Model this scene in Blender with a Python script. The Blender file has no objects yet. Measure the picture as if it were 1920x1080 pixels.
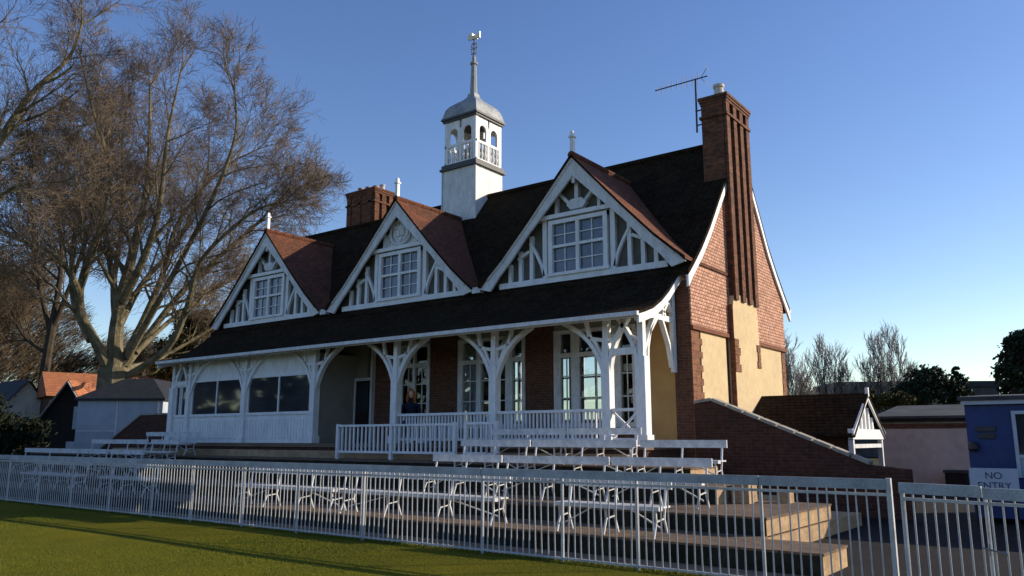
import bpy, math, random
from mathutils import Vector, Matrix
R = math.radians
random.seed(11)
SC = bpy.context.scene
COL = SC.collection

# ---------------------------------------------------------------- camera
EYE = 1.65
PITCH, YAW = 10.66, 37.03
cam = bpy.data.cameras.new('camera'); co = bpy.data.objects.new('camera', cam); COL.objects.link(co)
cam.sensor_width = 36; cam.lens = 36 * 1503 / 1920; cam.clip_end = 4000; cam.clip_start = .05
co.location = (0, 0, EYE); co.rotation_euler = (R(90 + PITCH), 0, R(YAW)); SC.camera = co
FW = Vector((-math.sin(R(YAW)), math.cos(R(YAW)), 0)); RT = Vector((math.cos(R(YAW)), math.sin(R(YAW)), 0))
def spot(dist, u, z=0.0):
    """ground point at a given distance ahead of the viewpoint and bearing (1920 wide photo column)"""
    lat = (u - 960) / 1530 * dist
    p = FW * dist + RT * lat
    return Vector((p.x, p.y, z))
def hgt(dist, v): return (822 - v) / 1530 * dist + EYE

# ---------------------------------------------------------------- light and sky
SUN_AZ, SUN_EL = 45.0, 22.0
w = bpy.data.worlds.new('World'); SC.world = w; w.use_nodes = True
nt = w.node_tree; bg = nt.nodes['Background']
sky = nt.nodes.new('ShaderNodeTexSky'); sky.sky_type = 'NISHITA'; sky.sun_disc = False
sky.sun_elevation = R(SUN_EL); sky.sun_rotation = R(90 - SUN_AZ); sky.air_density = 1.0; sky.dust_density = .2; sky.ozone_density = 1.5
hs = nt.nodes.new('ShaderNodeHueSaturation'); hs.inputs['Hue'].default_value = .515; hs.inputs['Saturation'].default_value = 1.2; hs.inputs['Value'].default_value = 1.0
nt.links.new(sky.outputs[0], hs.inputs['Color']); nt.links.new(hs.outputs[0], bg.inputs[0]); bg.inputs[1].default_value = .148
sl = bpy.data.lights.new('sun', 'SUN'); sl.energy = 4.9; sl.angle = R(.5); sl.color = (1, .87, .70)
so = bpy.data.objects.new('sun', sl); COL.objects.link(so)
sd = Vector((math.cos(R(SUN_EL)) * math.cos(R(SUN_AZ)), math.cos(R(SUN_EL)) * math.sin(R(SUN_AZ)), math.sin(R(SUN_EL))))
so.rotation_euler = sd.to_track_quat('Z', 'Y').to_euler(); so.location = sd * 60
SC.view_settings.view_transform = 'Standard'; SC.view_settings.look = 'None'; SC.view_settings.exposure = .24; SC.view_settings.gamma = 1

# ---------------------------------------------------------------- materials
MATS = {}
def mat(name, col, rough=.8, spec=.3, var=.25, scale=3.0, bump=0.0, bscale=40, metal=0, stretch=None, col2=None, detail=5, fine=None):
    m = bpy.data.materials.new(name); m.use_nodes = True; n = m.node_tree.nodes; l = m.node_tree.links; b = n['Principled BSDF']
    b.inputs['Roughness'].default_value = rough; b.inputs['Specular IOR Level'].default_value = spec; b.inputs['Metallic'].default_value = metal
    tc = n.new('ShaderNodeTexCoord'); mp = n.new('ShaderNodeMapping'); l.new(tc.outputs['Object'], mp.inputs[0])
    if stretch: mp.inputs['Scale'].default_value = stretch
    no = n.new('ShaderNodeTexNoise'); no.inputs['Scale'].default_value = scale; no.inputs['Detail'].default_value = detail; no.inputs['Roughness'].default_value = .62
    l.new(mp.outputs[0], no.inputs['Vector'])
    cr = n.new('ShaderNodeValToRGB'); l.new(no.outputs[0], cr.inputs[0])
    c2 = col2 or tuple(c * (1 - var) for c in col)
    c1 = col if col2 else tuple(min(1, c * (1 + var * .5)) for c in col)
    cr.color_ramp.elements[0].position = .32; cr.color_ramp.elements[1].position = .68
    cr.color_ramp.elements[0].color = (*c2, 1); cr.color_ramp.elements[1].color = (*c1, 1)
    out = cr.outputs[0]
    if fine:
        n2 = n.new('ShaderNodeTexNoise'); n2.inputs['Scale'].default_value = fine[0]; n2.inputs['Detail'].default_value = 3; l.new(mp.outputs[0], n2.inputs['Vector'])
        mr = n.new('ShaderNodeMapRange'); mr.inputs[1].default_value = .3; mr.inputs[2].default_value = .7; mr.inputs[3].default_value = 1 - fine[1]; mr.inputs[4].default_value = 1 + fine[1]; l.new(n2.outputs[0], mr.inputs[0])
        mx = n.new('ShaderNodeMix'); mx.data_type = 'RGBA'; mx.blend_type = 'MULTIPLY'; mx.inputs[0].default_value = 1
        l.new(out, mx.inputs[6]); l.new(mr.outputs[0], mx.inputs[7]); out = mx.outputs[2]
    l.new(out, b.inputs['Base Color'])
    if bump:
        nb = n.new('ShaderNodeTexNoise'); nb.inputs['Scale'].default_value = bscale; nb.inputs['Detail'].default_value = 4; l.new(mp.outputs[0], nb.inputs['Vector'])
        bp = n.new('ShaderNodeBump'); bp.inputs['Strength'].default_value = bump; bp.inputs['Distance'].default_value = .03; l.new(nb.outputs[0], bp.inputs['Height']); l.new(bp.outputs[0], b.inputs['Normal'])
    MATS[name] = m; return m

def course(name, ca, cb, mortar, bw, bh, ms, rough=.85, bump=.5, zs=1.0, dirt=.35, dirtcol=(.03, .028, .022), dscale=1.2, offset=.5):
    """brick or tile courses: u = x + y runs along any upright face, v = z"""
    m = bpy.data.materials.new(name); m.use_nodes = True; n = m.node_tree.nodes; l = m.node_tree.links; b = n['Principled BSDF']
    b.inputs['Roughness'].default_value = rough; b.inputs['Specular IOR Level'].default_value = .2
    tc = n.new('ShaderNodeTexCoord'); sx = n.new('ShaderNodeSeparateXYZ'); l.new(tc.outputs['Object'], sx.inputs[0])
    ad = n.new('ShaderNodeMath'); ad.operation = 'ADD'; l.new(sx.outputs[0], ad.inputs[0]); l.new(sx.outputs[1], ad.inputs[1])
    mu = n.new('ShaderNodeMath'); mu.operation = 'MULTIPLY'; mu.inputs[1].default_value = zs; l.new(sx.outputs[2], mu.inputs[0])
    cx = n.new('ShaderNodeCombineXYZ'); l.new(ad.outputs[0], cx.inputs[0]); l.new(mu.outputs[0], cx.inputs[1])
    br = n.new('ShaderNodeTexBrick'); l.new(cx.outputs[0], br.inputs['Vector']); br.offset = offset
    br.inputs['Scale'].default_value = 1; br.inputs['Brick Width'].default_value = bw; br.inputs['Row Height'].default_value = bh; br.inputs['Mortar Size'].default_value = ms
    br.inputs['Color1'].default_value = (*ca, 1); br.inputs['Color2'].default_value = (*cb, 1); br.inputs['Mortar'].default_value = (*mortar, 1); br.inputs['Bias'].default_value = -.1
    no = n.new('ShaderNodeTexNoise'); no.inputs['Scale'].default_value = dscale; no.inputs['Detail'].default_value = 6; no.inputs['Roughness'].default_value = .7; l.new(tc.outputs['Object'], no.inputs['Vector'])
    mr = n.new('ShaderNodeMapRange'); mr.inputs[1].default_value = .42; mr.inputs[2].default_value = .75; mr.inputs[3].default_value = 0; mr.inputs[4].default_value = dirt; l.new(no.outputs[0], mr.inputs[0])
    mx = n.new('ShaderNodeMix'); mx.data_type = 'RGBA'; l.new(mr.outputs[0], mx.inputs[0]); l.new(br.outputs[0], mx.inputs[6]); mx.inputs[7].default_value = (*dirtcol, 1)
    n3 = n.new('ShaderNodeTexNoise'); n3.inputs['Scale'].default_value = 8; n3.inputs['Detail'].default_value = 5; l.new(tc.outputs['Object'], n3.inputs['Vector'])
    m3 = n.new('ShaderNodeMapRange'); m3.inputs[1].default_value = .3; m3.inputs[2].default_value = .7; m3.inputs[3].default_value = .72; m3.inputs[4].default_value = 1.25; l.new(n3.outputs[0], m3.inputs[0])
    mm = n.new('ShaderNodeMix'); mm.data_type = 'RGBA'; mm.blend_type = 'MULTIPLY'; mm.inputs[0].default_value = 1; l.new(mx.outputs[2], mm.inputs[6]); l.new(m3.outputs[0], mm.inputs[7])
    l.new(mm.outputs[2], b.inputs['Base Color'])
    n2 = n.new('ShaderNodeTexNoise'); n2.inputs['Scale'].default_value = 45; l.new(tc.outputs['Object'], n2.inputs['Vector'])
    hm = n.new('ShaderNodeMath'); hm.operation = 'MULTIPLY_ADD'; hm.inputs[1].default_value = -1; l.new(br.outputs['Fac'], hm.inputs[0]); l.new(n2.outputs[0], hm.inputs[2])
    bp = n.new('ShaderNodeBump'); bp.inputs['Strength'].default_value = bump; bp.inputs['Distance'].default_value = .02; l.new(hm.outputs[0], bp.inputs['Height']); l.new(bp.outputs[0], b.inputs['Normal'])
    MATS[name] = m; return m

def glass(name, tint=(.9, .93, .95), ior=1.5):
    m = bpy.data.materials.new(name); m.use_nodes = True; n = m.node_tree.nodes; l = m.node_tree.links; n.remove(n['Principled BSDF'])
    t = n.new('ShaderNodeBsdfTransparent'); t.inputs[0].default_value = (*tint, 1); g = n.new('ShaderNodeBsdfGlossy'); g.inputs['Roughness'].default_value = .015
    f = n.new('ShaderNodeFresnel'); f.inputs[0].default_value = ior; mx = n.new('ShaderNodeMixShader')
    l.new(f.outputs[0], mx.inputs[0]); l.new(t.outputs[0], mx.inputs[1]); l.new(g.outputs[0], mx.inputs[2]); l.new(mx.outputs[0], n['Material Output'].inputs[0])
    MATS[name] = m; return m

M = MATS
mat('white_paint', (.80, .80, .79), .55, .4, .13, 3.5, .12, 22, fine=(16, .06), stretch=(1, 1, .45))
mat('dull_white_paint', (.68, .68, .67), .6, .35, .20, 4.0, .18, 22, fine=(20, .10), stretch=(1, 1, .4))
mat('bench_paint', (.62, .62, .61), .55, .4, .28, 5.0, .2, 30, fine=(22, .10))
mat('fence_paint', (.56, .555, .545), .5, .4, .25, 4.0, .1, 30, fine=(30, .10))
mat('rail_paint', (.42, .44, .46), .5, .4, .30, 3.0, .2, 30, fine=(40, .15))
mat('gable_panel', (.12, .115, .095), .8, .2, .2, 3)
mat('grey_wood', (.33, .33, .31), .7, .3, .25, 3, .2, 25)
mat('cream_render', (.66, .50, .29), .9, .15, .10, 1.3, .25, 30, fine=(7, .06))
mat('ochre_render', (.50, .30, .12), .9, .15, .15, 1.6, .2, 30)
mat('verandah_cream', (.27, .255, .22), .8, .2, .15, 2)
mat('lead', (.30, .31, .31), .55, .5, .30, 2.5, .15, 15, fine=(10, .12))
mat('dark_lead', (.07, .07, .075), .6, .4, .3, 4)
mat('iron', (.03, .03, .035), .5, .5, .3, 5)
mat('galvanised', (.28, .29, .30), .4, .5, .2, 6, metal=.6)
mat('gilt', (.80, .72, .50), .35, .6, .15, 6)
mat('interior_wall', (.20, .17, .14), .9, .1, .1, 1)
mat('floor_boards', (.16, .11, .07), .6, .3, .3, 2, stretch=(.4, 6, 1))
mat('dark_glass', (.035, .04, .05), .04, .55, .3, .8)
mat('pale_glass', (.10, .12, .16), .06, .6, .35, 2.5)
mat('clay_pot', (.45, .26, .17), .8, .2, .2, 6)
mat('pale_pot', (.62, .55, .46), .8, .2, .2, 6)
mat('riser_dark', (.030, .030, .024), .95, .1, .45, 1.5, .4, 35, fine=(14, .2))
mat('concrete', (.44, .30, .17), .9, .15, .30, 2.2, .4, 35, fine=(14, .18))
mat('coping_stone', (.36, .33, .28), .9, .15, .3, 4, .3, 30)
mat('asphalt', (.022, .020, .020), .92, .15, .3, 1.2, .5, 90, fine=(60, .25))
mat('path_gravel', (.26, .20, .14), .95, .1, .3, 2, .6, 80, fine=(50, .3))
mat('earth', (.055, .06, .022), .95, .1, .4, .35, .4, 20)
mat('skin', (.82, .50, .36), .5, .4, .08, 8)
mat('hair', (.46, .15, .04), .6, .3, .4, 30)
mat('navy_cloth', (.02, .025, .05), .9, .1, .3, 8)
mat('denim', (.04, .055, .10), .9, .1, .3, 8)
mat('leather', (.03, .02, .015), .5, .4, .2, 8)
mat('blue_paint', (.016, .038, .15), .5, .4, .25, 1.5, .1, 12, fine=(8, .1))
mat('pink_render', (.54, .45, .40), .9, .15, .22, .9, .2, 14, fine=(4, .1))
mat('felt_roof', (.075, .075, .078), .85, .2, .4, 1.2, .2, 20)
mat('dark_timber', (.022, .018, .016), .8, .2, .3, 4)
mat('grey_shed_paint', (.42, .46, .50), .7, .3, .15, 1.5)
mat('slate', (.028, .030, .036), .7, .3, .35, 3, .2, 15)
mat('sign_white', (.46, .50, .56), .5, .4, .08, 4)
mat('sign_ink', (.05, .06, .12), .5, .3, .1, 4)
mat('rubble_white', (.70, .67, .60), .8, .2, .2, 2)
mat('beech_bark', (.23, .19, .12), .9, .1, .45, 1.6, .9, 14, col2=(.085, .075, .043), fine=(9, .25))
mat('dark_bark', (.07, .055, .04), .9, .1, .4, 2, .5, 12)
mat('twig', (.185, .138, .098), .9, .1, .3, .4)
mat('brown_twig', (.12, .088, .055), .9, .1, .35, .4)
mat('grey_twig', (.26, .235, .22), .9, .1, .3, .4)
mat('evergreen', (.028, .045, .018), .75, .25, .5, 1.2, col2=(.012, .020, .009))
mat('olive_leaf', (.10, .085, .022), .8, .2, .5, 1.0, col2=(.035, .032, .012))
mat('dark_leaf', (.020, .026, .012), .8, .2, .5, 1.0)
mat('rose_brick_cap', (.20, .075, .04), .85, .2, .3, 6)
course('brick', (.165, .062, .034), (.115, .044, .026), (.14, .108, .085), .23, .075, .009, bump=.6, dirt=.45, dirtcol=(.05, .03, .022))
course('dark_brick', (.115, .040, .024), (.07, .027, .018), (.08, .06, .05), .23, .075, .009, bump=.6, dirt=.55, dirtcol=(.03, .022, .02))
course('red_brick', (.29, .108, .046), (.17, .064, .032), (.20, .14, .10), .23, .075, .009, bump=.7, dirt=.35, dirtcol=(.09, .04, .025), dscale=2.2)
course('tile_hanging', (.72, .40, .27), (.50, .25, .16), (.20, .085, .06), .155, .092, .011, bump=.9, dirt=.22, dirtcol=(.22, .16, .12), dscale=1.0)
course('red_tile', (.225, .078, .036), (.13, .048, .026), (.09, .035, .025), .17, .075, .008, bump=.8, dirt=.75, dirtcol=(.045, .032, .018), dscale=1.5)
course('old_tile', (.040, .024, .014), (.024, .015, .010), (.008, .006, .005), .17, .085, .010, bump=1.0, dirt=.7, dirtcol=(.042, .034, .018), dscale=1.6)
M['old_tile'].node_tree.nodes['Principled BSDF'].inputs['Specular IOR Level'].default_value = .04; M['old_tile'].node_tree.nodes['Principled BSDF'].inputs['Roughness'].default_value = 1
course('orange_tile', (.52, .20, .085), (.40, .14, .06), (.2, .08, .05), .2, .12, .012, bump=.6, dirt=.3, dirtcol=(.2, .12, .08))
course('board_white', (.55, .57, .58), (.52, .54, .56), (.28, .29, .30), 40, .16, .012, bump=.5, dirt=.15, dirtcol=(.35, .36, .36))
course('stack_brick', (.23, .084, .036), (.105, .040, .021), (.13, .09, .07), .23, .075, .009, bump=.7, dirt=.6, dirtcol=(.03, .02, .016), dscale=2.2)  # darker brick for the chimney stacks, with random near-black blotches
glass('clear_glass')
course('concrete_top', (.175, .118, .075), (.140, .097, .064), (.05, .04, .03), 1.85, 60, .014, bump=.5, dirt=.5, dirtcol=(.07, .055, .038), dscale=2.4)

# grass: mottled mown turf
m = mat('turf', (.168, .145, .006), .95, .1, .3, .9, .9, 60, col2=(.108, .106, .005), fine=(26, .30))
# ---------------------------------------------------------------- mesh helpers
class MB:
    def __init__(s): s.v = []; s.f = []
    def add(s, vs, fs):
        o = len(s.v); s.v += [tuple(v) for v in vs]; s.f += [tuple(i + o for i in f) for f in fs]; return s
    def box(s, x0, x1, y0, y1, z0, z1):
        x0, x1 = min(x0, x1), max(x0, x1); y0, y1 = min(y0, y1), max(y0, y1); z0, z1 = min(z0, z1), max(z0, z1)
        return s.add([(x0, y0, z0), (x1, y0, z0), (x1, y1, z0), (x0, y1, z0), (x0, y0, z1), (x1, y0, z1), (x1, y1, z1), (x0, y1, z1)],
                     [(0, 3, 2, 1), (4, 5, 6, 7), (0, 1, 5, 4), (1, 2, 6, 5), (2, 3, 7, 6), (3, 0, 4, 7)])
    def prism(s, poly, axis, a, b):
        """poly: 2D outline in the two other axes (order x,y,z with axis removed)"""
        def P(p, t):
            return {'x': (t, p[0], p[1]), 'y': (p[0], t, p[1]), 'z': (p[0], p[1], t)}[axis]
        n = len(poly); A = sum(poly[i][0] * poly[(i + 1) % n][1] - poly[(i + 1) % n][0] * poly[i][1] for i in range(n))
        if (A < 0) != (axis == 'y'): poly = poly[::-1]
        a, b = min(a, b), max(a, b)
        vs = [P(p, a) for p in poly] + [P(p, b) for p in poly]
        fs = [tuple(range(n - 1, -1, -1)), tuple(range(n, 2 * n))] + [(i, (i + 1) % n, n + (i + 1) % n, n + i) for i in range(n)]
        return s.add(vs, fs)
    def bar(s, p, q, w, h, up=(0, 0, 1)):
        p, q, up = Vector(p), Vector(q), Vector(up); d = (q - p).normalized()
        if abs(d.dot(up)) > .98: up = Vector((0, 1, 0))
        a = d.cross(up).normalized() * w / 2; b = a.cross(d).normalized() * h / 2
        vs = [p - a - b, p + a - b, p + a + b, p - a + b, q - a - b, q + a - b, q + a + b, q - a + b]
        return s.add(vs, [(0, 1, 2, 3), (7, 6, 5, 4), (0, 4, 5, 1), (1, 5, 6, 2), (2, 6, 7, 3), (3, 7, 4, 0)])
    def tube(s, pts, rads, n=6, caps=True):
        pts = [Vector(p) for p in pts]; o = len(s.v); k = len(pts)
        if not hasattr(rads, '__len__'): rads = [rads] * k
        ref = None
        for i, p in enumerate(pts):
            d = (pts[min(i + 1, k - 1)] - pts[max(i - 1, 0)])
            d = d.normalized() if d.length > 1e-9 else Vector((0, 0, 1))
            if ref is None: ref = d.orthogonal().normalized()
            a = (ref - d * ref.dot(d))
            a = a.normalized() if a.length > 1e-6 else d.orthogonal().normalized()
            ref = a; b = d.cross(a)
            for j in range(n):
                t = 2 * math.pi * j / n; s.v.append(tuple(p + (a * math.cos(t) + b * math.sin(t)) * rads[i]))
        for i in range(k - 1):
            for j in range(n):
                s.f.append((o + i * n + j, o + i * n + (j + 1) % n, o + (i + 1) * n + (j + 1) % n, o + (i + 1) * n + j))
        if caps and n > 2: s.f.append(tuple(o + j for j in range(n - 1, -1, -1))); s.f.append(tuple(o + (k - 1) * n + j for j in range(n)))
        return s
    def lathe(s, prof, c, n=16, sq=False):
        """prof: (radius, z); sq gives a square plan"""
        o = len(s.v); cx, cy, cz = c
        for r, z in prof:
            for j in range(n):
                t = 2 * math.pi * j / n + (math.pi / 4 if n == 4 else 0)
                k = r * (math.sqrt(2) if n == 4 else 1)
                s.v.append((cx + k * math.cos(t), cy + k * math.sin(t), cz + z))
        for i in range(len(prof) - 1):
            for j in range(n): s.f.append((o + i * n + j, o + i * n + (j + 1) % n, o + (i + 1) * n + (j + 1) % n, o + (i + 1) * n + j))
        s.f.append(tuple(o + j for j in range(n - 1, -1, -1))); s.f.append(tuple(o + (len(prof) - 1) * n + j for j in range(n)))
        return s
    def sheet(s, prof, x0, x1, th, n=1):
        """slab under a y,z profile, extruded along x"""
        up = [(y, z) for y, z in prof]; dn = [(y, z - th) for y, z in prof][::-1]
        return s.prism(up + dn, 'x', x0, x1)
    def build(s, name, m, parent=None, org=None, smooth=False):
        """org: world point the vertices are taken relative to (the thing's base)"""
        me = bpy.data.meshes.new(name)
        if org is None: org = ORG.get(parent.name, (0, 0, 0)) if parent is not None else (0, 0, 0)
        ox, oy, oz = org
        me.from_pydata([(x - ox, y - oy, z - oz) for x, y, z in s.v], [], s.f); me.update()
        me.materials.append(M[m] if isinstance(m, str) else m)
        if smooth: me.polygons.foreach_set('use_smooth', [True] * len(me.polygons))
        o = bpy.data.objects.new(name, me); COL.objects.link(o)
        if parent is not None: o.parent = parent; ORG[o.name] = org
        else: o.location = org; ORG[o.name] = org
        return o
ORG = {}
def tag(o, label=None, cat=None, group=None, kind=None):
    if label: o['label'] = label
    if cat: o['category'] = cat
    if group: o['group'] = group
    if kind: o['kind'] = kind
    return o
def thing(name, loc, label, cat, group=None, rot=0):
    o = bpy.data.objects.new(name, None); COL.objects.link(o); o.location = loc; o.rotation_euler = (0, 0, rot); o.empty_display_size = .3
    ORG[o.name] = tuple(loc) if rot == 0 else (0, 0, 0)
    return tag(o, label, cat, group)
def clone(src, name, parent, loc):
    c = src.copy(); c.name = name; COL.objects.link(c); c.parent = parent; c.location = loc; return c

# ================================================================ SETTING
tag(MB().add([(-1500, -1500, -.05), (1500, -1500, -.05), (1500, 1500, -.05), (-1500, 1500, -.05)], [(0, 1, 2, 3)]).build('ground', 'earth'), kind='structure')
b = MB()
NX, NY = 60, 40
for j in range(NY + 1):
    for i in range(NX + 1):
        x = -60 + 100 * i / NX; y = -40 + 49.72 * j / NY
        b.v.append((x, y, .012 * math.sin(x * .7 + y * .31) * math.sin(y * .53) * (0 if j == NY else 1)))
for j in range(NY):
    for i in range(NX): b.f.append((j * (NX + 1) + i, j * (NX + 1) + i + 1, (j + 1) * (NX + 1) + i + 1, (j + 1) * (NX + 1) + i))
tag(b.build('lawn', 'turf', smooth=True), kind='structure')
tag(MB().add([(-60, 9.72, -.004), (40, 9.72, -.004), (40, 10.55, -.004), (-60, 10.55, -.004)], [(0, 1, 2, 3)]).build('path', 'path_gravel'), kind='structure')
tag(MB().add([(-60, 10.55, -.008), (40, 10.55, -.008), (40, 40, -.008), (-60, 40, -.008)], [(0, 1, 2, 3)]).build('yard', 'asphalt'), kind='structure')

# spectator terraces: stepped concrete, each its own step
TZ = [.27, .53, .83, 1.09]; TY = [10.45, 11.8, 13.55, 14.95, 16.25]; TX = [-3.13, -4.3, -5.8, -6.9]; TE = [11.5, 15.0, 15.2, 16.25]
b = MB(); tops = MB(); XL = -36
for k in range(4):
    z0 = TZ[k - 1] if k else -.004
    b.box(XL, TX[k], TY[k], TE[k], z0, TZ[k] - .03); b.box(XL, TX[k + 1] if k < 3 else TX[k] - .3, TE[k], 17.0, z0, TZ[k] - .03)
    tops.box(XL, TX[k] + .02, TY[k] - .02, TY[k + 1] + .01 if k < 3 and TE[k] > TY[k + 1] else TE[k], TZ[k] - .03, TZ[k])
    if k < 3 and TE[k] > TY[k + 1] + .1: tops.box(TX[k + 1], TX[k] + .02, TY[k + 1] + .01, TE[k], TZ[k] - .03, TZ[k])
    if k < 3 and TE[k] < TY[k + 1]: tops.box(XL, TX[k + 1] + .01, TE[k], TY[k + 1] + .01, TZ[k] - .03, TZ[k])
ter = thing('terrace_steps', (-12, 10.45, 0), 'stepped concrete spectator terraces climbing from the path to the pavilion', 'terrace')
b.build('terrace_body', 'concrete', ter)
for k in range(4): MB().box(XL, TX[k] - .004, TY[k] - .012, TY[k] - .001, TZ[k - 1] if k else -.004, TZ[k] - .031).build('riser', 'riser_dark', ter)  # thin near-black sheet over the front of each concrete step
tops.build('tread', 'concrete_top', ter)
b = MB().box(XL + 4, -9.0, 16.25, 17.0, 1.09, 1.30); b.build('upper_step', 'concrete', ter)
tag(MB().box(-5.72, -5.40, 14.05, 14.45, .53, .86).build('concrete_block', 'concrete', org=(-5.56, 14.25, .53)), 'larger pale concrete block standing on the terrace beside the steps', 'block')
tag(MB().box(-5.10, -4.88, 14.60, 14.85, .53, .72).build('concrete_block', 'concrete', org=(-5, 14.7, .53)), 'smaller pale concrete block at the right end of the terrace', 'block')

# ================================================================ PAVILION
XR, XLF = -8.45, -29.05           # gable end wall planes
XC = -18.75
YF, YB = 18.6, 25.6               # front and back wall faces
FL = 1.52                         # verandah floor
YV = 16.8                         # verandah post line
YRID, ZRID = 22.42, 10.45
pav = thing('cricket_pavilion', (XC, YF, 0), 'large brick and tile cricket pavilion with three white timbered gables and a cupola', 'building')
WP = 'white_paint'
# --- front wall with openings
brick = MB(); crm = MB(); och = MB()
def wall_seg(bd, x0, x1, z0, z1): bd.box(x0, x1, YF, YF + .3, z0, z1)
wall_seg(brick, -8.90, XR, 0, 5.6)
wall_seg(och, -9.95, -8.90, FL, 5.3)
wall_seg(brick, -13.55, -12.55, FL, 5.3)
wall_seg(brick, -17.25, -16.08, FL, 5.3)
wall_seg(brick, -19.75, -18.60, FL, 5.3)
for x0, x1 in ((-12.55, -9.95), (-16.08, -13.55), (-18.60, -17.25)):
    wall_seg(crm, x0, x1, 4.62, 5.3)
for x0, x1 in ((-12.55, -9.95), (-16.08, -13.55)): wall_seg(brick, x0, x1, FL, 1.95)
brick.box(XLF, -20.0, YF, YF + .3, 0, 5.3)
brick.box(XLF + .3, -8.9, YF, YF + .3, 0, FL)
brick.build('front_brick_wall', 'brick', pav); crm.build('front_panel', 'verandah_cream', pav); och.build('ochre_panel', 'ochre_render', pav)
# --- interior shell
b = MB(); b.box(-19.9, XR - .31, YF + .31, YB - .31, FL - .1, FL); b.build('room_floor', 'floor_boards', pav)
b = MB(); b.box(-19.9, XR - .31, YF + .31, YB - .31, 5.0, 5.1); b.box(-20.2, -19.95, YF + .3, YB - .3, FL, 5.0); b.build('room_lining', 'interior_wall', pav)
# --- rear wall with windows
b = MB(); wins = [(-19.4, -18.2), (-17.0, -14.2), (-12.2, -10.4)]
xs = XR
b2 = MB()
for x0, x1 in wins[::-1]:
    b.box(x1, xs, YB - .3, YB, 0, 5.6); b.box(x0, x1, YB - .3, YB, 0, 2.3); b.box(x0, x1, YB - .3, YB, 4.7, 5.6); xs = x0
    b2.box(x0, x1, YB - .16, YB - .155, 2.3, 4.7)
b.box(XLF, xs, YB - .3, YB, 0, 5.6); b.build('rear_wall', 'brick', pav)
for x0, x1 in wins:
    f = MB(); n = max(2, round((x1 - x0) / .6))
    for i in range(n + 1):
        x = x0 + (x1 - x0) * i / n; f.box(x - .035, x + .035, YB - .2, YB - .1, 2.3, 4.7)
    for z in (2.32, 3.1, 3.9, 4.66): f.box(x0, x1, YB - .19, YB - .11, z - .03, z + .03)
    fo = f.build('window', WP, pav); MB().box(x0, x1, YB - .155, YB - .15, 2.3, 4.7).build('pane', 'clear_glass', fo)
# --- gable end walls
def end_wall(sgn, x, par):
    """x: outer wall plane; sgn +1 right end"""
    a, c = (x - .3, x) if sgn > 0 else (x, x + .3)
    b = MB().box(a, c, YF + .3, YB - .3, 0, 4.36); b.build('end_brick_wall', 'brick', par)
    t0, t1 = (x - .3, x + .05) if sgn > 0 else (x - .05, x + .3)
    prof = [(18.62, 4.47), (25.6, 4.47), (25.62, 6.05), (25.0, 6.70), (24.4, 7.35), (22.42, 10.25), (20.7, 8.1), (19.9, 7.1), (19.3, 6.42), (18.72, 5.85), (18.62, 5.75)]
    MB().prism(prof, 'x', t0, t1).build('tile_hung_gable', 'tile_hanging', par)
    s0, s1 = (x - .02, x + .09) if sgn > 0 else (x - .09, x + .02)
    for ya_, yb2 in ((18.6, 21.05), (22.95, 25.66)): MB().box(s0, s1, ya_, yb2, 4.36, 4.47).build('string_course', 'rose_brick_cap', par)
end_wall(1, XR, pav); end_wall(-1, XLF, pav)
# rendered panels and quoins on the right end
MB().box(XR - .01, XR + .025, 19.18, 20.82, 2.2, 4.36).build('rendered_panel', 'cream_render', pav); MB().box(XR - .01, XR + .025, 23.2, 25.25, 1.8, 4.36).build('rendered_panel', 'cream_render', pav)
for front in (1, 0):
    q = MB()
    for k in range(22):
        z = .6 + k * .17; wv = .22 if k % 2 else .40
        if front: q.box(XR - .01, XR + .035, YF + .003, YF + .25 + wv, z, z + .165)
        else: q.box(XR - .01, XR + .035, YB - .20 - wv * .4, YB - .003, z, z + .165)
    q.build('brick_quoin', 'red_brick', pav)
# --- roofs
mainp = [(18.40, 5.84), (18.75, 6.15), (19.3, 6.68), (19.9, 7.35), (20.7, 8.38), (21.5, 9.38), (YRID, 10.52), (23.4, 9.12), (24.4, 7.62), (25.05, 6.88), (25.65, 6.28), (26.12, 5.84)]
RO = (XLF - .12, XR + .12)
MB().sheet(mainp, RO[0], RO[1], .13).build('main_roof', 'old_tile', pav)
rt = MB()
x = RO[0] + .02
while x < RO[1] - .3:
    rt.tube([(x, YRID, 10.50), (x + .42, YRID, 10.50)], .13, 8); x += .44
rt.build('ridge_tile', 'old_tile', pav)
vp = [(16.22, 4.54), (16.55, 4.63), (16.95, 4.76), (17.4, 4.99), (17.85, 5.30), (18.25, 5.64), (18.62, 5.93)]
VX = (XC - 10.35, -8.62)
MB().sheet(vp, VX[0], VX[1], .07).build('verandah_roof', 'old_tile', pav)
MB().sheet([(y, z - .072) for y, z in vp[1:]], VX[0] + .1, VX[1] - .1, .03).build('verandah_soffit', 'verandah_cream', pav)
g = MB(); g.box(VX[0], VX[1] + .02, 16.12, 16.22, 4.43, 4.53); g.box(VX[0] + .05, VX[1] - .02, 16.24, 16.30, 4.40, 4.54); g.build('eaves_gutter', 'dull_white_paint', pav)
for sx, x in ((1, VX[1]), (-1, VX[0])):
    b = MB(); pr = [(y, z - .075) for y, z in vp]
    b.prism(pr + [(y, z - .20) for y, z in pr[::-1]], 'x', x - .04 * sx, x + .02 * sx); b.build('verandah_bargeboard', WP, pav)
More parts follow.
